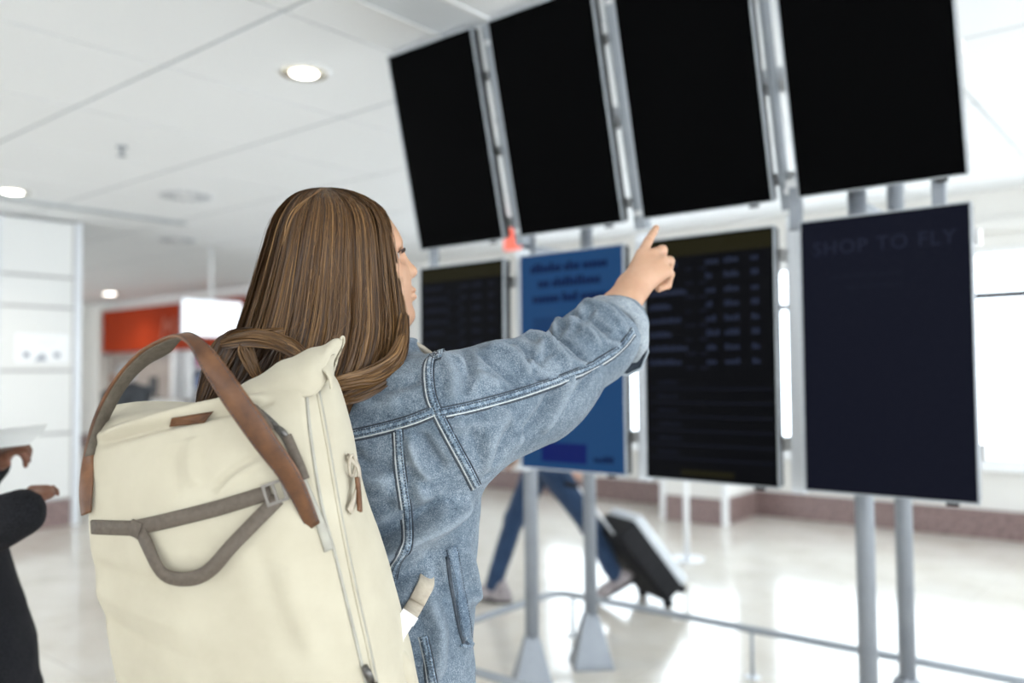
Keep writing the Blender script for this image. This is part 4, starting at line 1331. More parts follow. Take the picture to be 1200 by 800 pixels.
for pts, amp, w in [
    ([(112, 512), (180, 492), (257, 474), (310, 466)], 0.006, 0.006),
    ([(116, 520), (180, 502), (257, 484), (320, 470)], -0.005, 0.006),
    ([(205, 520), (202, 550), (208, 585)], -0.002, 0.008),
    ([(225, 512), (224, 545), (228, 570)], 0.0025, 0.009),
    ([(255, 580), (275, 560), (310, 540)], 0.003, 0.006),
    ([(250, 575), (272, 553), (305, 532)], -0.003, 0.006),
    ([(105, 660), (150, 676), (200, 690)], -0.003, 0.010),
    ([(110, 690), (160, 715), (215, 735)], 0.003, 0.012),
    ([(120, 720), (160, 748), (220, 770)], -0.003, 0.011),
    ([(330, 660), (345, 710), (372, 770)], 0.003, 0.016),
    ([(300, 640), (320, 700), (345, 770)], -0.002, 0.016),
    ([(150, 640), (220, 650), (300, 640)], 0.002, 0.014),
]:
    fold(V, N, s_, pts, amp * 1.7, w)
BS = Surf(V, Fq)
body = np_mesh('bag_body', V, Fq, M_canvas, bag)
# the rolled top: a soft twisted lip that ends in a peak
def lip_pt(a, b, c): return P(a, b, c)
LIP = [  # lower front edge, crest, lower back edge
    ((256, 476, 1.115), (262, 467, 1.15), (270, 474, 1.20)),
    ((285, 474, 1.10), (290, 451, 1.15), (305, 466, 1.215)),
    ((318, 474, 1.095), (318, 433, 1.155), (335, 458, 1.225)),
    ((345, 470, 1.095), (342, 420, 1.16), (362, 450, 1.23)),
    ((368, 462, 1.10), (365, 411, 1.17), (380, 446, 1.235)),
    ((383, 446, 1.125), (386, 403, 1.18), (388, 440, 1.235)),
    ((386, 432, 1.16), (398, 398, 1.19), (390, 430, 1.225)),
    ((398, 404, 1.185), (402, 396.5, 1.193), (401, 402, 1.20)),
]
m = MB(); rows = []
for a, b, c in LIP:
    pa, pb, pc = P(*a), P(*b), P(*c)
    mid1 = pa.lerp(pb, 0.55) - pf * 0.018 * (pa - pc).length / 0.1
    mid2 = pc.lerp(pb, 0.55) + pf * 0.012 * (pa - pc).length / 0.1
    rows.append([pa, mid1, pb, mid2, pc])
cc_ = [catmull([tuple(r[j]) for r in rows], 6) for j in range(5)]
grid = [[Vector(v) for v in catmull([tuple(cc_[j][i]) for j in range(5)], 5)] for i in range(len(cc_[0]))]
gw = len(grid[0])
for i, r in enumerate(grid):
    for j, q in enumerate(r):
        m.v.append(q + Vector((0, 0, 1)) * 0.0015 * math.sin(i * 0.7 + j * .4))
for i in range(len(grid) - 1):
    for j in range(gw - 1):
        a = i * gw + j
        m.f.append((a, a + 1, a + 1 + gw, a + gw))
lip = m.build('rolled_top', M_canvas, bag, True)
md = lip.modifiers.new('thick', 'SOLIDIFY'); md.thickness = 0.003; md.offset = -1
# crease where the lip folds at the right
ribbon('lip_fold', [P(373, 432, 1.125), P(384, 440, 1.112), (P(388, 456, 1.11))], [P(392, 415, 1.165), P(390, 430, 1.15), P(391, 452, 1.14)], 0.004, M_canvas, bag)

def on_bag(pts, lift=0.002, n=5):
    L, N_ = BS.line(pts, n)
    return [p + q * lift for p, q in zip(L, N_)], N_
# edge piping and long side zip
L, N_ = on_bag([(357, 432), (362, 500), (376, 590), (392, 650), (408, 715), (426, 790), (440, 850)], 0.001)
strip('edge_piping', L, N_, 0.004, 0.0016, M_pipe, bag)
L, N_ = on_bag([(372, 455), (384, 520), (398, 600), (414, 680), (432, 760), (446, 830)], 0.0008)
strip('side_zip', L, N_, 0.010, 0.0012, M_canvas, bag)
strip('zip_teeth', [p + q * 0.0012 for p, q in zip(L, N_)], N_, 0.0028, 0.0008, M_pipe, bag)
zp = MB()
a, n_ = BS.hit(424, 780); b, _ = BS.hit(432, 798)
a += n_ * 0.005; b += n_ * 0.006
zp.tube([a, a.lerp(b, .5), b], [0.0045, 0.0055, 0.0045], 8)
zp.build('zip_pull', M_zip, bag, True)
ribbon('zip_cord', [b + Vector((0, 0, 0.0)), b + Vector((0.002, 0, -0.03))], [b + pr_ * 0.008, b + pr_ * 0.009 + Vector((0, 0, -0.03))], 0.003, M_web, bag)

# big leather grab strap arching over the top: leather outside, lining inside
EA = [(360, 622, 1.055), (330, 566, 1.04), (296, 522, 1.03), (262, 474, 1.03), (236, 432, 1.035), (220, 404, 1.045), (206, 394, 1.06), (186, 398, 1.08), (160, 414, 1.10), (132, 446, 1.115), (110, 488, 1.12), (97, 535, 1.12), (93, 575, 1.115), (96, 604, 1.115)]
EB = [(375, 612, 1.052), (353, 556, 1.035), (323, 510, 1.025), (290, 462, 1.025), (262, 424, 1.035), (240, 400, 1.055), (218, 391, 1.085), (200, 412, 1.125), (172, 428, 1.14), (148, 454, 1.145), (126, 494, 1.145), (112, 532, 1.130), (109, 570, 1.112), (106, 600, 1.105)]
ea, eb = [P(*q) for q in EA], [P(*q) for q in EB]
gs = ribbon('grab_strap', ea, eb, 0.004, M_leather, bag)
def offs(a, b, d):
    A_, B_ = [], []
    for i in range(len(a)):
        t = ((a[min(i + 1, len(a) - 1)] + b[min(i + 1, len(a) - 1)]) - (a[max(i - 1, 0)] + b[max(i - 1, 0)])).normalized()
        n = t.cross((b[i] - a[i]).normalized()).normalized() * d
        e = (b[i] - a[i]) * 0.09
        A_.append(a[i] + e + n); B_.append(b[i] - e + n)
    return A_, B_
# the lining lies on the side that looks to the bag
tst = offs(ea, eb, 0.003)
k = 2
sgn = 1 if (tst[0][k] - ea[k]).dot(EYE - ea[k]) < 0 else -1
la, lb = offs(ea, eb, 0.003 * sgn)
ribbon('strap_lining', la[:12], lb[:12], 0.0022, M_webg, gs)
# leather tip at the right anchor, grey piping triangle under it
st_ = MB()
L, N_ = [a.lerp(b, 0.12) for a, b in zip(ea, eb)], None
for fr_ in (0.10, 0.90):
    L = [Vector(v) for v in catmull([tuple(a.lerp(b, fr_)) for a, b in zip(ea, eb)], 6)]
    Nn = []
    A2, B2 = [Vector(v) for v in catmull([tuple(v) for v in ea], 6)], [Vector(v) for v in catmull([tuple(v) for v in eb], 6)]
    for i in range(len(L)):
        t = (L[min(i + 1, len(L) - 1)] - L[max(i - 1, 0)]).normalized()
        Nn.append(t.cross((B2[i] - A2[i]).normalized()).normalized() * -sgn)
    dashes(st_, L, Nn, 0.0, 0.0022, 0.0055, 0.0036, 0.0005)
o = st_.build('strap_stitching', M_thread_shade, gs); o['kind'] = 'stuff'
L, N_ = on_bag([(352, 560), (366, 590), (378, 622), (385, 645)], 0.0015)
strip('anchor_patch', L, N_, 0.012, 0.0015, M_pipe, bag)

# leather name patch
pt = [BS.hit(*q) for q in ((200, 500), (202, 489), (251, 481), (240, 496))]
m = MB(); pv = [p + n * 0.0012 for p, n in pt]; pn = [p + n * 0.0035 for p, n in pt]
m.add(pv + pn, [(3, 2, 1, 0), (4, 5, 6, 7), (0, 1, 5, 4), (1, 2, 6, 5), (2, 3, 7, 6), (3, 0, 4, 7)])
m.build('leather_patch', M_leather, bag)

# compression straps with ladder buckle
def web(name, pts, w, lift=0.003, material=None):
    L, N_ = on_bag(pts, lift)
    return strip(name, L, N_, w, 0.0013, material or M_web, bag)
web('compression_strap', [(99, 617), (130, 618), (168, 619)], 0.019, 0.0015)
web('compression_strap', [(160, 618), (205, 608), (260, 594), (318, 576)], 0.019, 0.0038)
m_l = [(168, 622, -1), (182, 645, -1), (200, 668, -1), (222, 674, -1), (245, 668, -1), (275, 640, -1), (304, 608, -1), (326, 584, -1)]
L, N_ = on_bag([(a, b) for a, b, _ in m_l], 0.004, 5)
nL = len(L)
L = [p + n * 0.012 * math.sin(math.pi * i / (nL - 1)) for i, (p, n) in enumerate(zip(L, N_))]
strip('strap_loop', L, N_, 0.018, 0.0013, M_web, bag)
q, n_ = BS.hit(163, 619); web('bar_tack', [(158, 617), (163, 619), (168, 622)], 0.022, 0.006)
# ladder buckle: frame with two slots
q, n_ = BS.hit(323, 577); q += n_ * 0.007
tx = (BS.hit(340, 571)[0] - BS.hit(306, 583)[0]).normalized(); ty = n_.cross(tx).normalized()
M_buck = mat('taupe_buckle', (0.17, 0.15, 0.13), 0.4); noise_color(M_buck, [(0.15, 0.13, 0.11), (0.2, 0.175, 0.15)], 60, 1)
def bbar(c, hx, hy, hz):
    v = [c + tx * sx * hx + ty * sy * hy + n_ * sz * hz for sz in (-1, 1) for sy in (-1, 1) for sx in (-1, 1)]
    return v, [(0, 2, 3, 1), (4, 5, 7, 6), (0, 1, 5, 4), (2, 6, 7, 3), (0, 4, 6, 2), (1, 3, 7, 5)]
m = MB()
for dx in (-0.0115, 0.0, 0.0115): m.add(*bbar(q + tx * dx, 0.0018, 0.0135, 0.0022))
for dy in (-0.012, 0.012): m.add(*bbar(q + ty * dy, 0.0133, 0.0018, 0.0021))
m.build('ladder_buckle', M_buck, bag)

# short top zip with its pull tabs
L, N_ = on_bag([(278, 468), (298, 478), (318, 494), (334, 514), (345, 540)], 0.002)
strip('top_zip', L, N_, 0.008, 0.0015, M_zip, bag)
L, N_ = on_bag([(288, 470), (300, 482), (312, 497), (318, 506)], 0.008)
strip('pull_tab', L, N_, 0.012, 0.0012, M_web, bag)
L, N_ = on_bag([(336, 512), (344, 530), (352, 548), (357, 562)], 0.009)
strip('pull_tab', L, N_, 0.012, 0.0012, M_web, bag)
q, n2 = BS.hit(330, 507); q += n2 * 0.007
d_ = (BS.hit(340, 515)[0] - BS.hit(320, 497)[0]).normalized()
MB().tube([q - d_ * 0.009, q - d_ * .003, q + d_ * .004, q + d_ * 0.010], [0.003, 0.0048, 0.0048, 0.003], 8).build('zip_slider', M_zip, bag, True)
q, n2 = BS.hit(281, 466); q += n2 * 0.006
MB().tube([q - d_ * 0.007, q + d_ * 0.006], [0.0045, 0.0035], 8).build('zip_slider', M_zip, bag, True)

# side loop with leather tab
L, N_ = on_bag([(404, 535), (411, 548), (410, 575), (406, 600)], 0.004)
nL = len(L); L = [p + pr_ * 0.008 * math.sin(math.pi * i / (nL - 1)) for i, p in enumerate(L)]
strip('side_loop', L, N_, 0.012, 0.0013, M_strapc, bag)
L, N_ = on_bag([(408, 560), (410, 580), (411, 600)], 0.007)
L = [p + pr_ * 0.006 for p in L]
strip('leather_tab', L, N_, 0.010, 0.0018, M_leather, bag)
q, n2 = BS.hit(406, 545)
cen = q + pr_ * 0.008
ringp = [cen + pf * 0.010 * math.cos(a) + Vector((0, 0, 1)) * 0.014 * math.sin(a) for a in np.linspace(0, 2 * math.pi, 17)]
MB().tube(ringp, 0.0022, 7, caps=False).build('loop_ring', M_strapc, bag, True)

# shoulder strap coming out under the arm, with its side-release buckle, and hip wing
SL, SN = JS.line([(510, 658), (498, 684), (486, 708)], 3)
SL = [p + n * (0.006 if i > 2 else (-0.035, -0.022, -0.006)[i]) for i, (p, n) in enumerate(zip(SL, SN))] + [P(470, 735, 1.19), P(452, 760, 1.165), P(438, 782, 1.145)]
sv = (P(505, 690, 1.2) - P(485, 680, 1.2)).normalized()
ribbon('shoulder_strap', [p - sv * 0.0125 for p in SL], [p + sv * 0.0125 for p in SL], 0.0035, M_strapc, bag, 3)
bk = MB()
ca_, cb_ = P(478, 724, 1.190), P(462, 749, 1.170)
dx_ = (cb_ - ca_).normalized(); nn_ = (EYE - ca_).normalized(); nn_ = (nn_ - dx_ * nn_.dot(dx_)).normalized(); sy_ = dx_.cross(nn_)
def slab(m, c, l, w, t):
    v = [c + dx_ * sx * l + sy_ * sy * w + nn_ * sz * t for sz in (-1, 1) for sy in (-1, 1) for sx in (-1, 1)]
    m.add(v, [(0, 2, 3, 1), (4, 5, 7, 6), (0, 1, 5, 4), (2, 6, 7, 3), (0, 4, 6, 2), (1, 3, 7, 5)])
M_bkw = mat('white_plastic_buckle', (0.72, 0.70, 0.68), 0.3); noise_color(M_bkw, [(0.7, 0.68, 0.66), (0.75, 0.73, 0.71)], 30, 1)
mid = ca_.lerp(cb_, .5)
slab(bk, mid, 0.014, 0.011, 0.004); slab(bk, mid - dx_ * 0.018, 0.006, 0.0125, 0.003); slab(bk, mid + dx_ * 0.018, 0.006, 0.0125, 0.003)
bk.build('strap_buckle', M_bkw, bag)
def wing(p):
    d = ell(p, P(447, 800, 1.165), (pr_, pf, Vector((0, 0, 1))), (0.05, 0.028, 0.06))
    return d
v, f = sdf_mesh(wing, A3(P(447, 800, 1.165)) - 0.1, A3(P(447, 800, 1.165)) + 0.1, 0.006)
np_mesh('strap_wing', v, f, M_canvas, bag)
# straps over the shoulders, hugging the jacket
jb = JS.bvh
for sg in (-1, 1):
    base = A3(wc) + A3(wr) * 0.062 * sg
    pa = [base + A3(wf) * 0.035 + [0, 0, 1.44], base + A3(wf) * 0.11 + [0, 0, 1.38], base + A3(wf) * 0.15 + A3(wr) * 0.02 * sg + [0, 0, 1.25], base + A3(wf) * 0.15 + A3(wr) * 0.06 * sg + [0, 0, 1.10]]
    A_, B_ = [], []
    for q in catmull(pa, 3):
        h = jb.find_nearest(Vector(q))
        c_ = h[0] + h[1] * 0.006
        A_.append(c_ - wr * 0.022); B_.append(c_ + wr * 0.022)
    ribbon('shoulder_strap', A_, B_, 0.007, M_strapc, bag, 2)
# ------------------------------------------------------------------ other people
def cloth_mat(name, a, b, scale=60, rough=0.85):
    m = mat(name, a, rough, spec=0.15)
    n, r, _ = noise_color(m, [a, b], scale, 3); bump(m, n.outputs['Fac'], 0.4, 0.004)
    return m
def figure_head(p, c, F_, U_, s=1.0):
    R_h = F_.cross(U_).normalized()
    ax3 = (R_h, F_, U_)
    L = lambda r, f, u: c + (R_h * r + F_ * f + U_ * u) * s
    d = ell(p, L(0, -0.012, 0.026), ax3, (0.074 * s, 0.096 * s, 0.098 * s))
    d = smin(d, ell(p, L(0, 0.036, -0.035), ax3, (0.058 * s, 0.062 * s, 0.080 * s)), 0.03)
    d = smin(d, ell(p, L(0, 0.070, -0.098), ax3, (0.026 * s, 0.022 * s, 0.017 * s)), 0.018)
    d = smin(d, cap(p, L(0, 0.085, 0.020), L(0, 0.112, -0.018), 0.007, 0.011), 0.012)
    for sg in (-1, 1):
        d = smin(d, ell(p, L(sg * 0.075, -0.012, 0.0), ax3, (0.008, 0.018, 0.030)), 0.006)
        d = smax(d, -ell(p, L(sg * 0.032, 0.096, 0.010), ax3, (0.014, 0.010, 0.009)), 0.012)
    d = smin(d, ell(p, L(0, 0.094, -0.058), ax3, (0.021, 0.010, 0.010)), 0.006)
    return d
def hand_sdf(p, w, dr, up, s=1.0, curl=0.5, point=False):
    """simple five-finger hand from wrist w along dr with back-of-hand normal up"""
    sd = dr.cross(up).normalized()
    d = None
    for k, (o, ln) in enumerate(((0.030, 0.070), (0.010, 0.078), (-0.010, 0.072), (-0.028, 0.058))):
        mcp = w + dr * 0.082 * s + sd * o * s
        e = cap(p, w + sd * o * 0.4 * s, mcp, 0.020 * s, 0.012 * s)
        d = e if d is None else smin(d, e, 0.012)
        cu = 0.15 if (point and k == 0) else curl
        a, pts = 0.0, [mcp]
        for q, f in enumerate((0.45, 0.32, 0.23)):
            a += cu * 1.15
            pts.append(pts[-1] + (dr * math.cos(a) - up * math.sin(a)) * ln * f * 1.15 * s)
        d = smin(d, chain(p, pts, [0.0105 * s, 0.0095 * s, 0.0085 * s, 0.0075 * s], 0.003), 0.005)
    th0 = w + dr * 0.02 * s + sd * 0.018 * s
    d = smin(d, chain(p, [th0, w + dr * 0.055 * s + sd * 0.045 * s - up * 0.012 * s, w + dr * 0.085 * s + sd * 0.045 * s - up * 0.025 * s], [0.017 * s, 0.012 * s, 0.009 * s], 0.006), 0.01)
    return d
def join_parts(ps):
    V_, F_, k = [], [], 0
    for v, f in ps:
        V_.append(v); F_.append(f + k); k += len(v)
    return np.concatenate(V_), np.concatenate(F_)
def box_of(pts, pad):
    a = np.array([A3(p) for p in pts])
    return a.min(0) - pad, a.max(0) + pad
UPV = Vector((0, 0, 1))

# ---- man at the left edge in a black wool coat, holding a sheet of paper
man = thing('person', 'person in a black woolly coat holding a paper, cut off by the left edge', 'person', G(-1.30, 1.95, 0))
mc = G(-1.39, 1.93, 0); mf = D(80); mr = D(170)      # faces the right of the picture
M_coat = cloth_mat('black_wool', (0.006, 0.006, 0.0075), (0.022, 0.022, 0.026), 240)
n_el, n_wr = P(-75, 640, 1.80), P(24, 601, 1.78)
f_el, f_wr = P(-90, 600, 2.10), P(-12, 545, 2.05)
n_sh, f_sh = mc + mr * 0.18 + UPV * 1.40, mc - mr * 0.18 + UPV * 1.40
def coat(p):
    q = p - A3(mc); a, b, z = q @ A3(mr), q @ A3(mf), p[:, 2]
    A_ = np.interp(z, [0.45, 0.8, 1.1, 1.3, 1.42, 1.5], [0.25, 0.22, 0.20, 0.20, 0.17, 0.07])
    B_ = np.interp(z, [0.45, 0.8, 1.1, 1.3, 1.42, 1.5], [0.31, 0.27, 0.17, 0.14, 0.11, 0.06])
    k = np.sqrt((a / A_) ** 2 + ((b - 0.02) / B_) ** 2)
    d = smax((k - 1) * np.minimum(A_, B_), np.maximum(0.45 - z, z - 1.49), 0.03)
    d = smin(d, chain(p, [n_sh, n_el, n_wr], [0.075, 0.072, 0.050], 0.03), 0.03)
    d = smin(d, chain(p, [f_sh, f_el, f_wr], [0.075, 0.062, 0.046], 0.03), 0.03)
    return d + 0.003 * waves(p, 24) + 0.001 * waves(p, 90)
lo_, hi_ = A3(mc) + [-0.5, -0.5, 0.40], A3(mc) + [0.5, 0.5, 1.56]
v, f = sdf_mesh(coat, lo_, hi_, 0.009)
np_mesh('coat', v, f, M_coat, man)
# fine wool fuzz of the coat is in its cloth; hands, head and neck are one skin mesh
hd_c = mc + mf * 0.03 + UPV * 1.66
hdir_n = (P(46, 574, 1.86) - P(24, 601, 1.78)).normalized(); hdir_f = (P(22, 522, 2.02) - f_wr).normalized()
def man_head(p): 
    return smin(figure_head(p, hd_c, mf, UPV), cap(p, hd_c - UPV * 0.06 - mf * 0.03, mc + UPV * 1.45, 0.055, 0.06), 0.03)
w1_, w2_ = P(33, 588, 1.79), P(-4, 540, 2.04)
def man_hn(p): return smin(hand_sdf(p, w1_, hdir_n, (UPV * 0.6 - ray(600, 400) * 0.5).normalized(), 0.60, 0.5), cap(p, n_wr, w1_, 0.026, 0.022), 0.015)
def man_hf(p): return smin(hand_sdf(p, w2_, hdir_f, (UPV * 0.8 - ray(600, 400) * 0.4).normalized(), 0.78, 0.55, True), cap(p, f_wr, w2_, 0.028, 0.026), 0.015)
def man_trunk(p):
    d = chain(p, [mc + UPV * 0.85, mc + UPV * 1.15, mc + UPV * 1.38, hd_c - UPV * 0.08], [0.12, 0.11, 0.09, 0.05], 0.05)
    d = smin(d, chain(p, [mc + UPV * 1.38, n_sh, n_el, n_wr, w1_], [0.06, 0.05, 0.042, 0.03, 0.024], 0.02), 0.03)
    return smin(d, chain(p, [mc + UPV * 1.38, f_sh, f_el, f_wr, w2_], [0.06, 0.05, 0.042, 0.03, 0.024], 0.02), 0.03)
ps = [sdf_mesh(man_trunk, lo_, hi_ + np.array([0.1, 0.1, 0.1]), 0.012)]
a, b = box_of([hd_c], 0.2); ps.append(sdf_mesh(man_head, a, b, 0.007))
a, b = box_of([w1_], 0.16); ps.append(sdf_mesh(man_hn, a, b, 0.0035))
a, b = box_of([w2_], 0.18); ps.append(sdf_mesh(man_hf, a, b, 0.0035))
v, f = join_parts(ps)
np_mesh('body', v, f, M_skin_d, man)
def man_hair(p):
    d = ell(p, hd_c + UPV * 0.03 - mf * 0.015, (mr, mf, UPV), (0.082, 0.102, 0.104))
    return smax(d, (p - A3(hd_c + UPV * 0.02 + mf * 0.03)) @ (A3(mf) * 0.75 - A3(UPV) * 0.66), 0.01)
a, b = box_of([hd_c], 0.2); v, f = sdf_mesh(man_hair, a, b, 0.008)
M_bh = cloth_mat('black_hair', (0.008, 0.007, 0.006), (0.02, 0.018, 0.016), 300)
np_mesh('hair', v, f, M_bh, man)
M_trs = cloth_mat('charcoal_trousers', (0.02, 0.02, 0.022), (0.035, 0.035, 0.04), 80)
def man_legs(p):
    d = None
    for sg in (-1, 1):
        h = A3(mc) + A3(mr) * 0.10 * sg
        e = chain(p, [h + [0, 0, 0.85], h + A3(mf) * 0.02 + [0, 0, 0.46], h + [0, 0, 0.09]], [0.10, 0.075, 0.06], 0.02)
        d = e if d is None else smin(d, e, 0.03)
    return d
v, f = sdf_mesh(man_legs, A3(mc) + [-0.3, -0.3, 0], A3(mc) + [0.3, 0.3, 1.0], 0.012)
np_mesh('trousers', v, f, M_trs, man)
def make_shoe(parent, h, fw, material, tilt=0.0, sole=None):
    fw3 = (fw * math.cos(tilt) - UPV * math.sin(tilt)).normalized(); u3 = (UPV * math.cos(tilt) + fw * math.sin(tilt)).normalized()
    h = Vector(h)
    def sdf(p):
        d = chain(p, [h - fw3 * 0.07 + u3 * 0.045, h + fw3 * 0.08 + u3 * 0.038, h + fw3 * 0.16 + u3 * 0.032], [0.042, 0.044, 0.030], 0.02)
        d = smin(d, cap(p, h - fw3 * 0.035 + u3 * 0.05, h - fw3 * 0.025 + u3 * 0.10, 0.045, 0.05), 0.03)
        return smax(d, -((p - A3(h + u3 * 0.004)) @ A3(u3)), 0.006)
    a, b = box_of([h, h + fw3 * 0.1], 0.18)
    v, f = sdf_mesh(sdf, a, b, 0.009)
    s = np_mesh('shoe', v, f, material, parent)
    if sole:
        def sl(p):
            d = chain(p, [h - fw3 * 0.07 + u3 * 0.02, h + fw3 * 0.15 + u3 * 0.018], [0.048, 0.04], 0.02)
            return smax(d, np.abs((p - A3(h + u3 * 0.014)) @ A3(u3)) - 0.013, 0.004)
        v, f = sdf_mesh(sl, a, b, 0.008)
        np_mesh('sole', v, f, sole, s)
    return s
for sg in (-1, 1): make_shoe(man, mc + mr * 0.10 * sg, mf, M_black)
# the paper he holds
M_paper = mat('white_paper', (0.78, 0.78, 0.76), 0.6); noise_color(M_paper, [(0.75, 0.75, 0.73), (0.8, 0.8, 0.78)], 6, 2)
pp = [[P(-22, 508, 2.00), P(10, 502, 2.03), P(57, 497, 2.06)], [P(-24, 516, 1.98), P(8, 511, 2.0), P(50, 506, 2.03)], [P(-20, 527, 1.96), P(6, 524, 1.97), P(34, 521, 1.99)]]
m = MB()
for dz in (0, 0.0012):
    for r in pp:
        for q in r: m.v.append(q + UPV * dz)
for i in range(2):
    for j in range(2):
        a = i * 3 + j; m.f += [(a, a + 1, a + 4, a + 3), (9 + a + 3, 9 + a + 4, 9 + a + 1, 9 + a)]
for a, b in ((0, 1), (1, 2), (2, 5), (5, 8), (8, 7), (7, 6), (6, 3), (3, 0)): m.f.append((a, b, b + 9, a + 9))
o = m.build('paper_sheet', M_paper); tag(o, 'white paper sheet held up by the dark-coated person at the left edge', 'paper')

# ---- traveller walking behind the screens, pulling a suitcase
wk = thing('person', 'walking traveller in dark blue jeans and trainers behind the blue screen', 'person', (-3.2, 4.4, 0))
F1, F2 = P(578, 688, 5.28), P(722, 686, 5.20)           # ankles
F1 = Vector((F1.x, F1.y, 0.085)); F2 = Vector((F2.x, F2.y, 0.15))
wd = (F1 - F2); wd.z = 0; wd.normalize(); wside = wd.cross(UPV).normalized()
pel = (F1 + F2) / 2 + wd * 0.05; pel = Vector((pel.x, pel.y, 0.90))
K1, K2 = P(603, 622, 5.33), P(690, 618, 5.20)
K1 = Vector((K1.x, K1.y, 0.50)); K2 = Vector((K2.x, K2.y, 0.49))
def jeans(p):
    d = ell(p, pel + UPV * 0.03, (wside, wd, UPV), (0.165, 0.125, 0.13))
    d = smin(d, chain(p, [pel + wside * 0.08, K1, F1 + UPV * 0.02], [0.098, 0.066, 0.052], 0.02), 0.03)
    d = smin(d, chain(p, [pel - wside * 0.08, K2, F2 + UPV * 0.02], [0.098, 0.066, 0.052], 0.02), 0.03)
    return d + 0.003 * waves(p, 30)
a, b = box_of([F1, F2, pel], 0.22)
v, f = sdf_mesh(jeans, a, b, 0.011); np_mesh('jeans', v, f, M_jeans, wk)
M_tr = cloth_mat('grey_pink_trainer', (0.22, 0.19, 0.20), (0.42, 0.38, 0.38), 30)
M_sole = cloth_mat('black_rubber_sole', (0.012, 0.012, 0.014), (0.025, 0.025, 0.03), 30)
make_shoe(wk, (F1.x, F1.y, 0.0), wd, M_tr, -0.18, M_sole)
make_shoe(wk, F2 - UPV * 0.06 - wd * 0.03, wd, M_tr, 0.55, M_sole)
M_top = cloth_mat('pale_blue_shirt', (0.42, 0.52, 0.66), (0.52, 0.62, 0.74), 12)
nk = pel + UPV * 0.55 + wd * 0.03
hand1 = pel - wd * 0.22 - wside * 0.24 - UPV * 0.05
hand2 = pel + wd * 0.22 + wside * 0.24 - UPV * 0.02
sh1, sh2 = nk - wside * 0.18 - UPV * 0.06, nk + wside * 0.18 - UPV * 0.06
e1_, e2_ = sh1.lerp(hand1, .5) - wd * 0.06, sh2.lerp(hand2, .5) - wd * 0.06
def shirt(p):
    d = chain(p, [pel + UPV * 0.02, pel + UPV * 0.28 + wd * 0.01, nk - UPV * 0.10], [0.15, 0.15, 0.14], 0.04)
    q = p - A3(pel)
    d = np.maximum(d, -0.0 - q[:, 2])
    d = smin(d, cap(p, sh1, sh2, 0.06, 0.06), 0.05)
    d = smin(d, chain(p, [sh1, e1_, e1_.lerp(hand1, .85)], [0.06, 0.048, 0.04], 0.02), 0.03)
    d = smin(d, chain(p, [sh2, e2_, e2_.lerp(hand2, .85)], [0.06, 0.048, 0.04], 0.02), 0.03)
    return d + 0.003 * waves(p, 25)
a, b = box_of([pel, nk, hand1, hand2], 0.25)
v, f = sdf_mesh(shirt, a, b, 0.013); np_mesh('shirt', v, f, M_top, wk)
hc2 = nk + UPV * 0.17 + wd * 0.03
def wk_skin(p):
    d = smin(figure_head(p, hc2, wd, UPV), cap(p, hc2 - UPV * 0.06 - wd * 0.03, nk - UPV * 0.04, 0.052, 0.058), 0.03)
    d = smin(d, chain(p, [pel + UPV * 0.1, nk - UPV * 0.12, nk], [0.10, 0.09, 0.05], 0.04), 0.03)
    d = smin(d, chain(p, [nk - UPV * 0.1, sh1, e1_, e1_.lerp(hand1, .9)], [0.05, 0.04, 0.034, 0.024], 0.02), 0.02)
    d = smin(d, chain(p, [nk - UPV * 0.1, sh2, e2_, e2_.lerp(hand2, .9)], [0.05, 0.04, 0.034, 0.024], 0.02), 0.02)
    d = np.minimum(d, hand_sdf(p, e1_.lerp(hand1, .9), (hand1 - e1_).normalized(), -wside, 0.9, 0.8))
    d = np.minimum(d, hand_sdf(p, e2_.lerp(hand2, .9), (hand2 - e2_).normalized(), wside, 0.9, 0.4))
    return d
a, b = box_of([hc2, hand1, hand2, pel], 0.2); v, f = sdf_mesh(wk_skin, a, b, 0.008); np_mesh('body', v, f, M_skin_f, wk)
def wk_hair(p):
    d = ell(p, hc2 + UPV * 0.03 - wd * 0.015, (wside, wd, UPV), (0.083, 0.104, 0.106))
    return smax(d, (p - A3(hc2 + UPV * 0.02 + wd * 0.03)) @ (A3(wd) * 0.75 - A3(UPV) * 0.66), 0.01)
a, b = box_of([hc2], 0.2); v, f = sdf_mesh(wk_hair, a, b, 0.009); np_mesh('hair', v, f, M_bh, wk)

# suitcase, tipped on its wheels
sc_b = P(776, 690, 5.28); sc_b.z = 0.055
sc_t = P(719, 616, 5.16); sc_t.z = max(sc_t.z, 0.47)
su = (sc_t - sc_b); LEN = 0.54; su.normalize()
hz_ = Vector((su.x, su.y, 0)).normalized()
sn = (UPV - su * su.dot(UPV)).normalized()          # upper broad face
sv_ = su.cross(sn).normalized()
case = thing('suitcase', 'black wheeled suitcase with a pale shell pulled along by the traveller', 'suitcase', (sc_b.x, sc_b.y, 0))
def obox(c, a, b, d_, ha, hb, hd):
    v = [c + a * sx * ha + b * sy * hb + d_ * sz * hd for sz in (-1, 1) for sy in (-1, 1) for sx in (-1, 1)]
    return v, [(0, 2, 3, 1), (4, 5, 7, 6), (0, 1, 5, 4), (2, 6, 7, 3), (0, 4, 6, 2), (1, 3, 7, 5)]
M_cs = cloth_mat('black_suitcase_cloth', (0.008, 0.008, 0.010), (0.02, 0.02, 0.022), 60, 0.6)
M_shell = mat('pale_glossy_shell', (0.62, 0.65, 0.68), 0.2); noise_color(M_shell, [(0.6, 0.63, 0.66), (0.66, 0.69, 0.72)], 10, 1)
cc0 = sc_b + su * (LEN / 2 + 0.02)
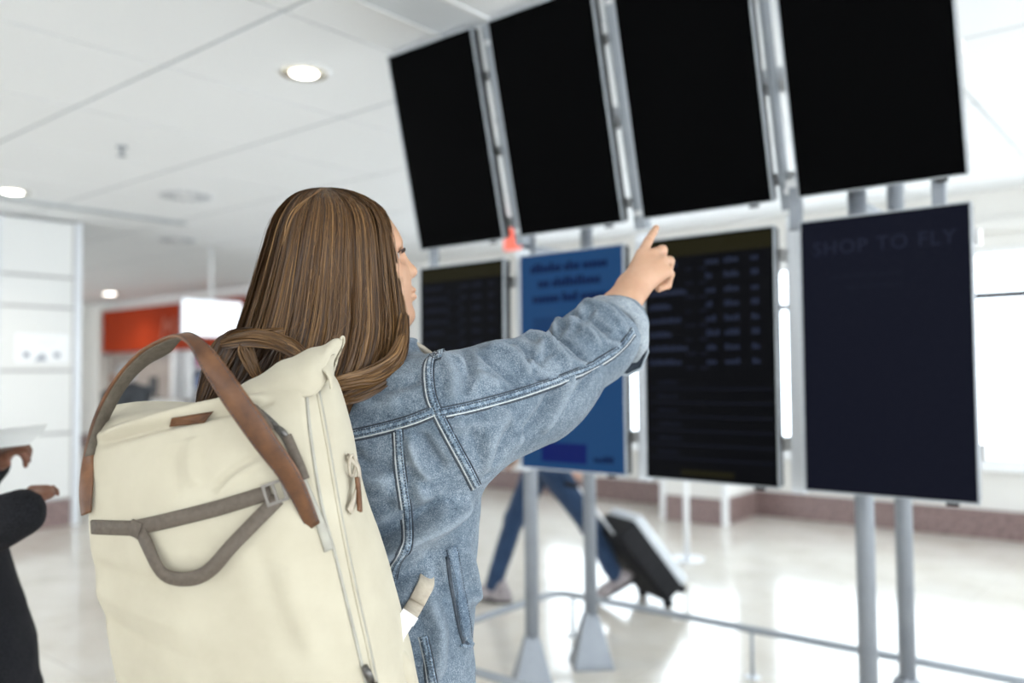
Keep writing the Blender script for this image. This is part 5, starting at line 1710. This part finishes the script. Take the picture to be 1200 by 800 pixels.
def case_part(name, c, ha, hb, hd, material, r=0.02):
    def sd(p):
        q = np.abs(np.stack([(p - A3(c)) @ A3(su), (p - A3(c)) @ A3(sv_), (p - A3(c)) @ A3(sn)], 1)) - (np.array([ha, hb, hd]) - r)
        return np.linalg.norm(np.maximum(q, 0), axis=1) + np.minimum(q.max(1), 0) - r
    a, b = box_of([c], 0.42)
    v, f = sdf_mesh(sd, a, b, 0.010)
    return np_mesh(name, v, f, material, case)
case_part('case_body', cc0, LEN / 2, 0.17, 0.075, M_cs)
sh_ = case_part('front_shell', cc0 + sn * 0.095, LEN / 2 - 0.005, 0.168, 0.035, M_shell)
MB().add(*obox(cc0 + sn * 0.131, su, sv_, sn, 0.20, 0.004, 0.003)).add(*obox(cc0 + sn * 0.131 + sv_ * .07, su, sv_, sn, 0.20, 0.004, 0.003)).add(*obox(cc0 + sn * 0.131 - sv_ * .07, su, sv_, sn, 0.20, 0.004, 0.003)).build('shell_rib', M_shell, sh_)
for sg in (-1, 1):
    for sq in (-1, 1):
        wc_ = sc_b + sv_ * 0.14 * sg + sn * (0.06 * sq) + su * 0.01
        MB().tube([wc_ - sv_ * 0.012, wc_ + sv_ * 0.012], 0.03, 14).build('wheel', M_sole, case, True)
tp = cc0 + su * LEN / 2 - sn * 0.06
ra_, rb_ = tp + sv_ * 0.09 - su * 0.03, tp - sv_ * 0.09 - su * 0.03
gl = 0.40
for q in (ra_, rb_): MB().tube([q, q + su * gl], 0.008, 8).build('handle_rod', M_alu, case, True)
MB().tube([ra_ + su * gl, rb_ + su * gl], 0.014, 10).build('handle_grip', M_sole, case, True)

# ---- white-haired man far off at the left
old = thing('person', 'far white-haired person in a dark grey jacket beside the panelled column', 'person', G(-4.35, 9.3, 0))
oc = G(-4.40, 9.3, 0); of = D(-70); orr = D(20)
oh = P(146, 440, 9.3)
def o_skin(p):
    d = smin(figure_head(p, oh, of, UPV, 1.05), cap(p, oh - UPV * 0.06, oc + UPV * 1.22, 0.055, 0.06), 0.03)
    return smin(d, hand_sdf(p, oh + of * 0.16 - UPV * 0.09, (of * 0.3 + UPV * 0.9).normalized(), of, 0.9, 0.5), 0.005)
a, b = box_of([oh], 0.3); v, f = sdf_mesh(o_skin, a, b, 0.011); np_mesh('body', v, f, M_skin_f, old)
M_wh = cloth_mat('white_hair', (0.6, 0.6, 0.6), (0.75, 0.75, 0.75), 120)
def o_hair(p):
    d = ell(p, oh + UPV * 0.03 - of * 0.015, (orr, of, UPV), (0.09, 0.112, 0.112))
    return smax(d, (p - A3(oh + UPV * 0.0 + of * 0.03)) @ (A3(of) * 0.75 - A3(UPV) * 0.66), 0.01)
a, b = box_of([oh], 0.2); v, f = sdf_mesh(o_hair, a, b, 0.010); np_mesh('hair', v, f, M_wh, old)
M_gj = cloth_mat('dark_grey_jacket', (0.05, 0.055, 0.062), (0.085, 0.09, 0.10), 20)
ob = Vector((oh.x, oh.y, 0)) - of * 0.10
def o_jack(p):
    d = chain(p, [ob + UPV * 0.72, ob + UPV * 1.0, ob + UPV * 1.2], [0.18, 0.18, 0.15], 0.05)
    d = smin(d, cap(p, ob + UPV * 1.24 - orr * 0.17, ob + UPV * 1.24 + orr * 0.17, 0.075, 0.075), 0.06)
    for sg in (-1, 1):
        d = smin(d, chain(p, [ob + UPV * 1.24 + orr * 0.2 * sg, ob + UPV * 0.98 + orr * 0.24 * sg + of * 0.08, ob + UPV * (1.22 if sg < 0 else 0.85) + orr * 0.12 * sg + of * 0.24], [0.075, 0.06, 0.045], 0.02), 0.03)
    return d
a, b = box_of([ob + UPV * 0.6, ob + UPV * 1.3], 0.4); v, f = sdf_mesh(o_jack, a, b, 0.014); np_mesh('jacket', v, f, M_gj, old)
def o_legs(p):
    d = None
    for sg in (-1, 1):
        h = A3(ob) + A3(orr) * 0.09 * sg
        e = chain(p, [h + [0, 0, 0.75], h + [0, 0, 0.4], h + [0, 0, 0.08]], [0.1, 0.075, 0.06], 0.02)
        d = e if d is None else smin(d, e, 0.03)
    return d
a, b = box_of([ob, ob + UPV * 0.8], 0.25); v, f = sdf_mesh(o_legs, a, b, 0.014); np_mesh('trousers', v, f, M_trs, old)
for sg in (-1, 1): make_shoe(old, ob + orr * 0.09 * sg, of, M_black)
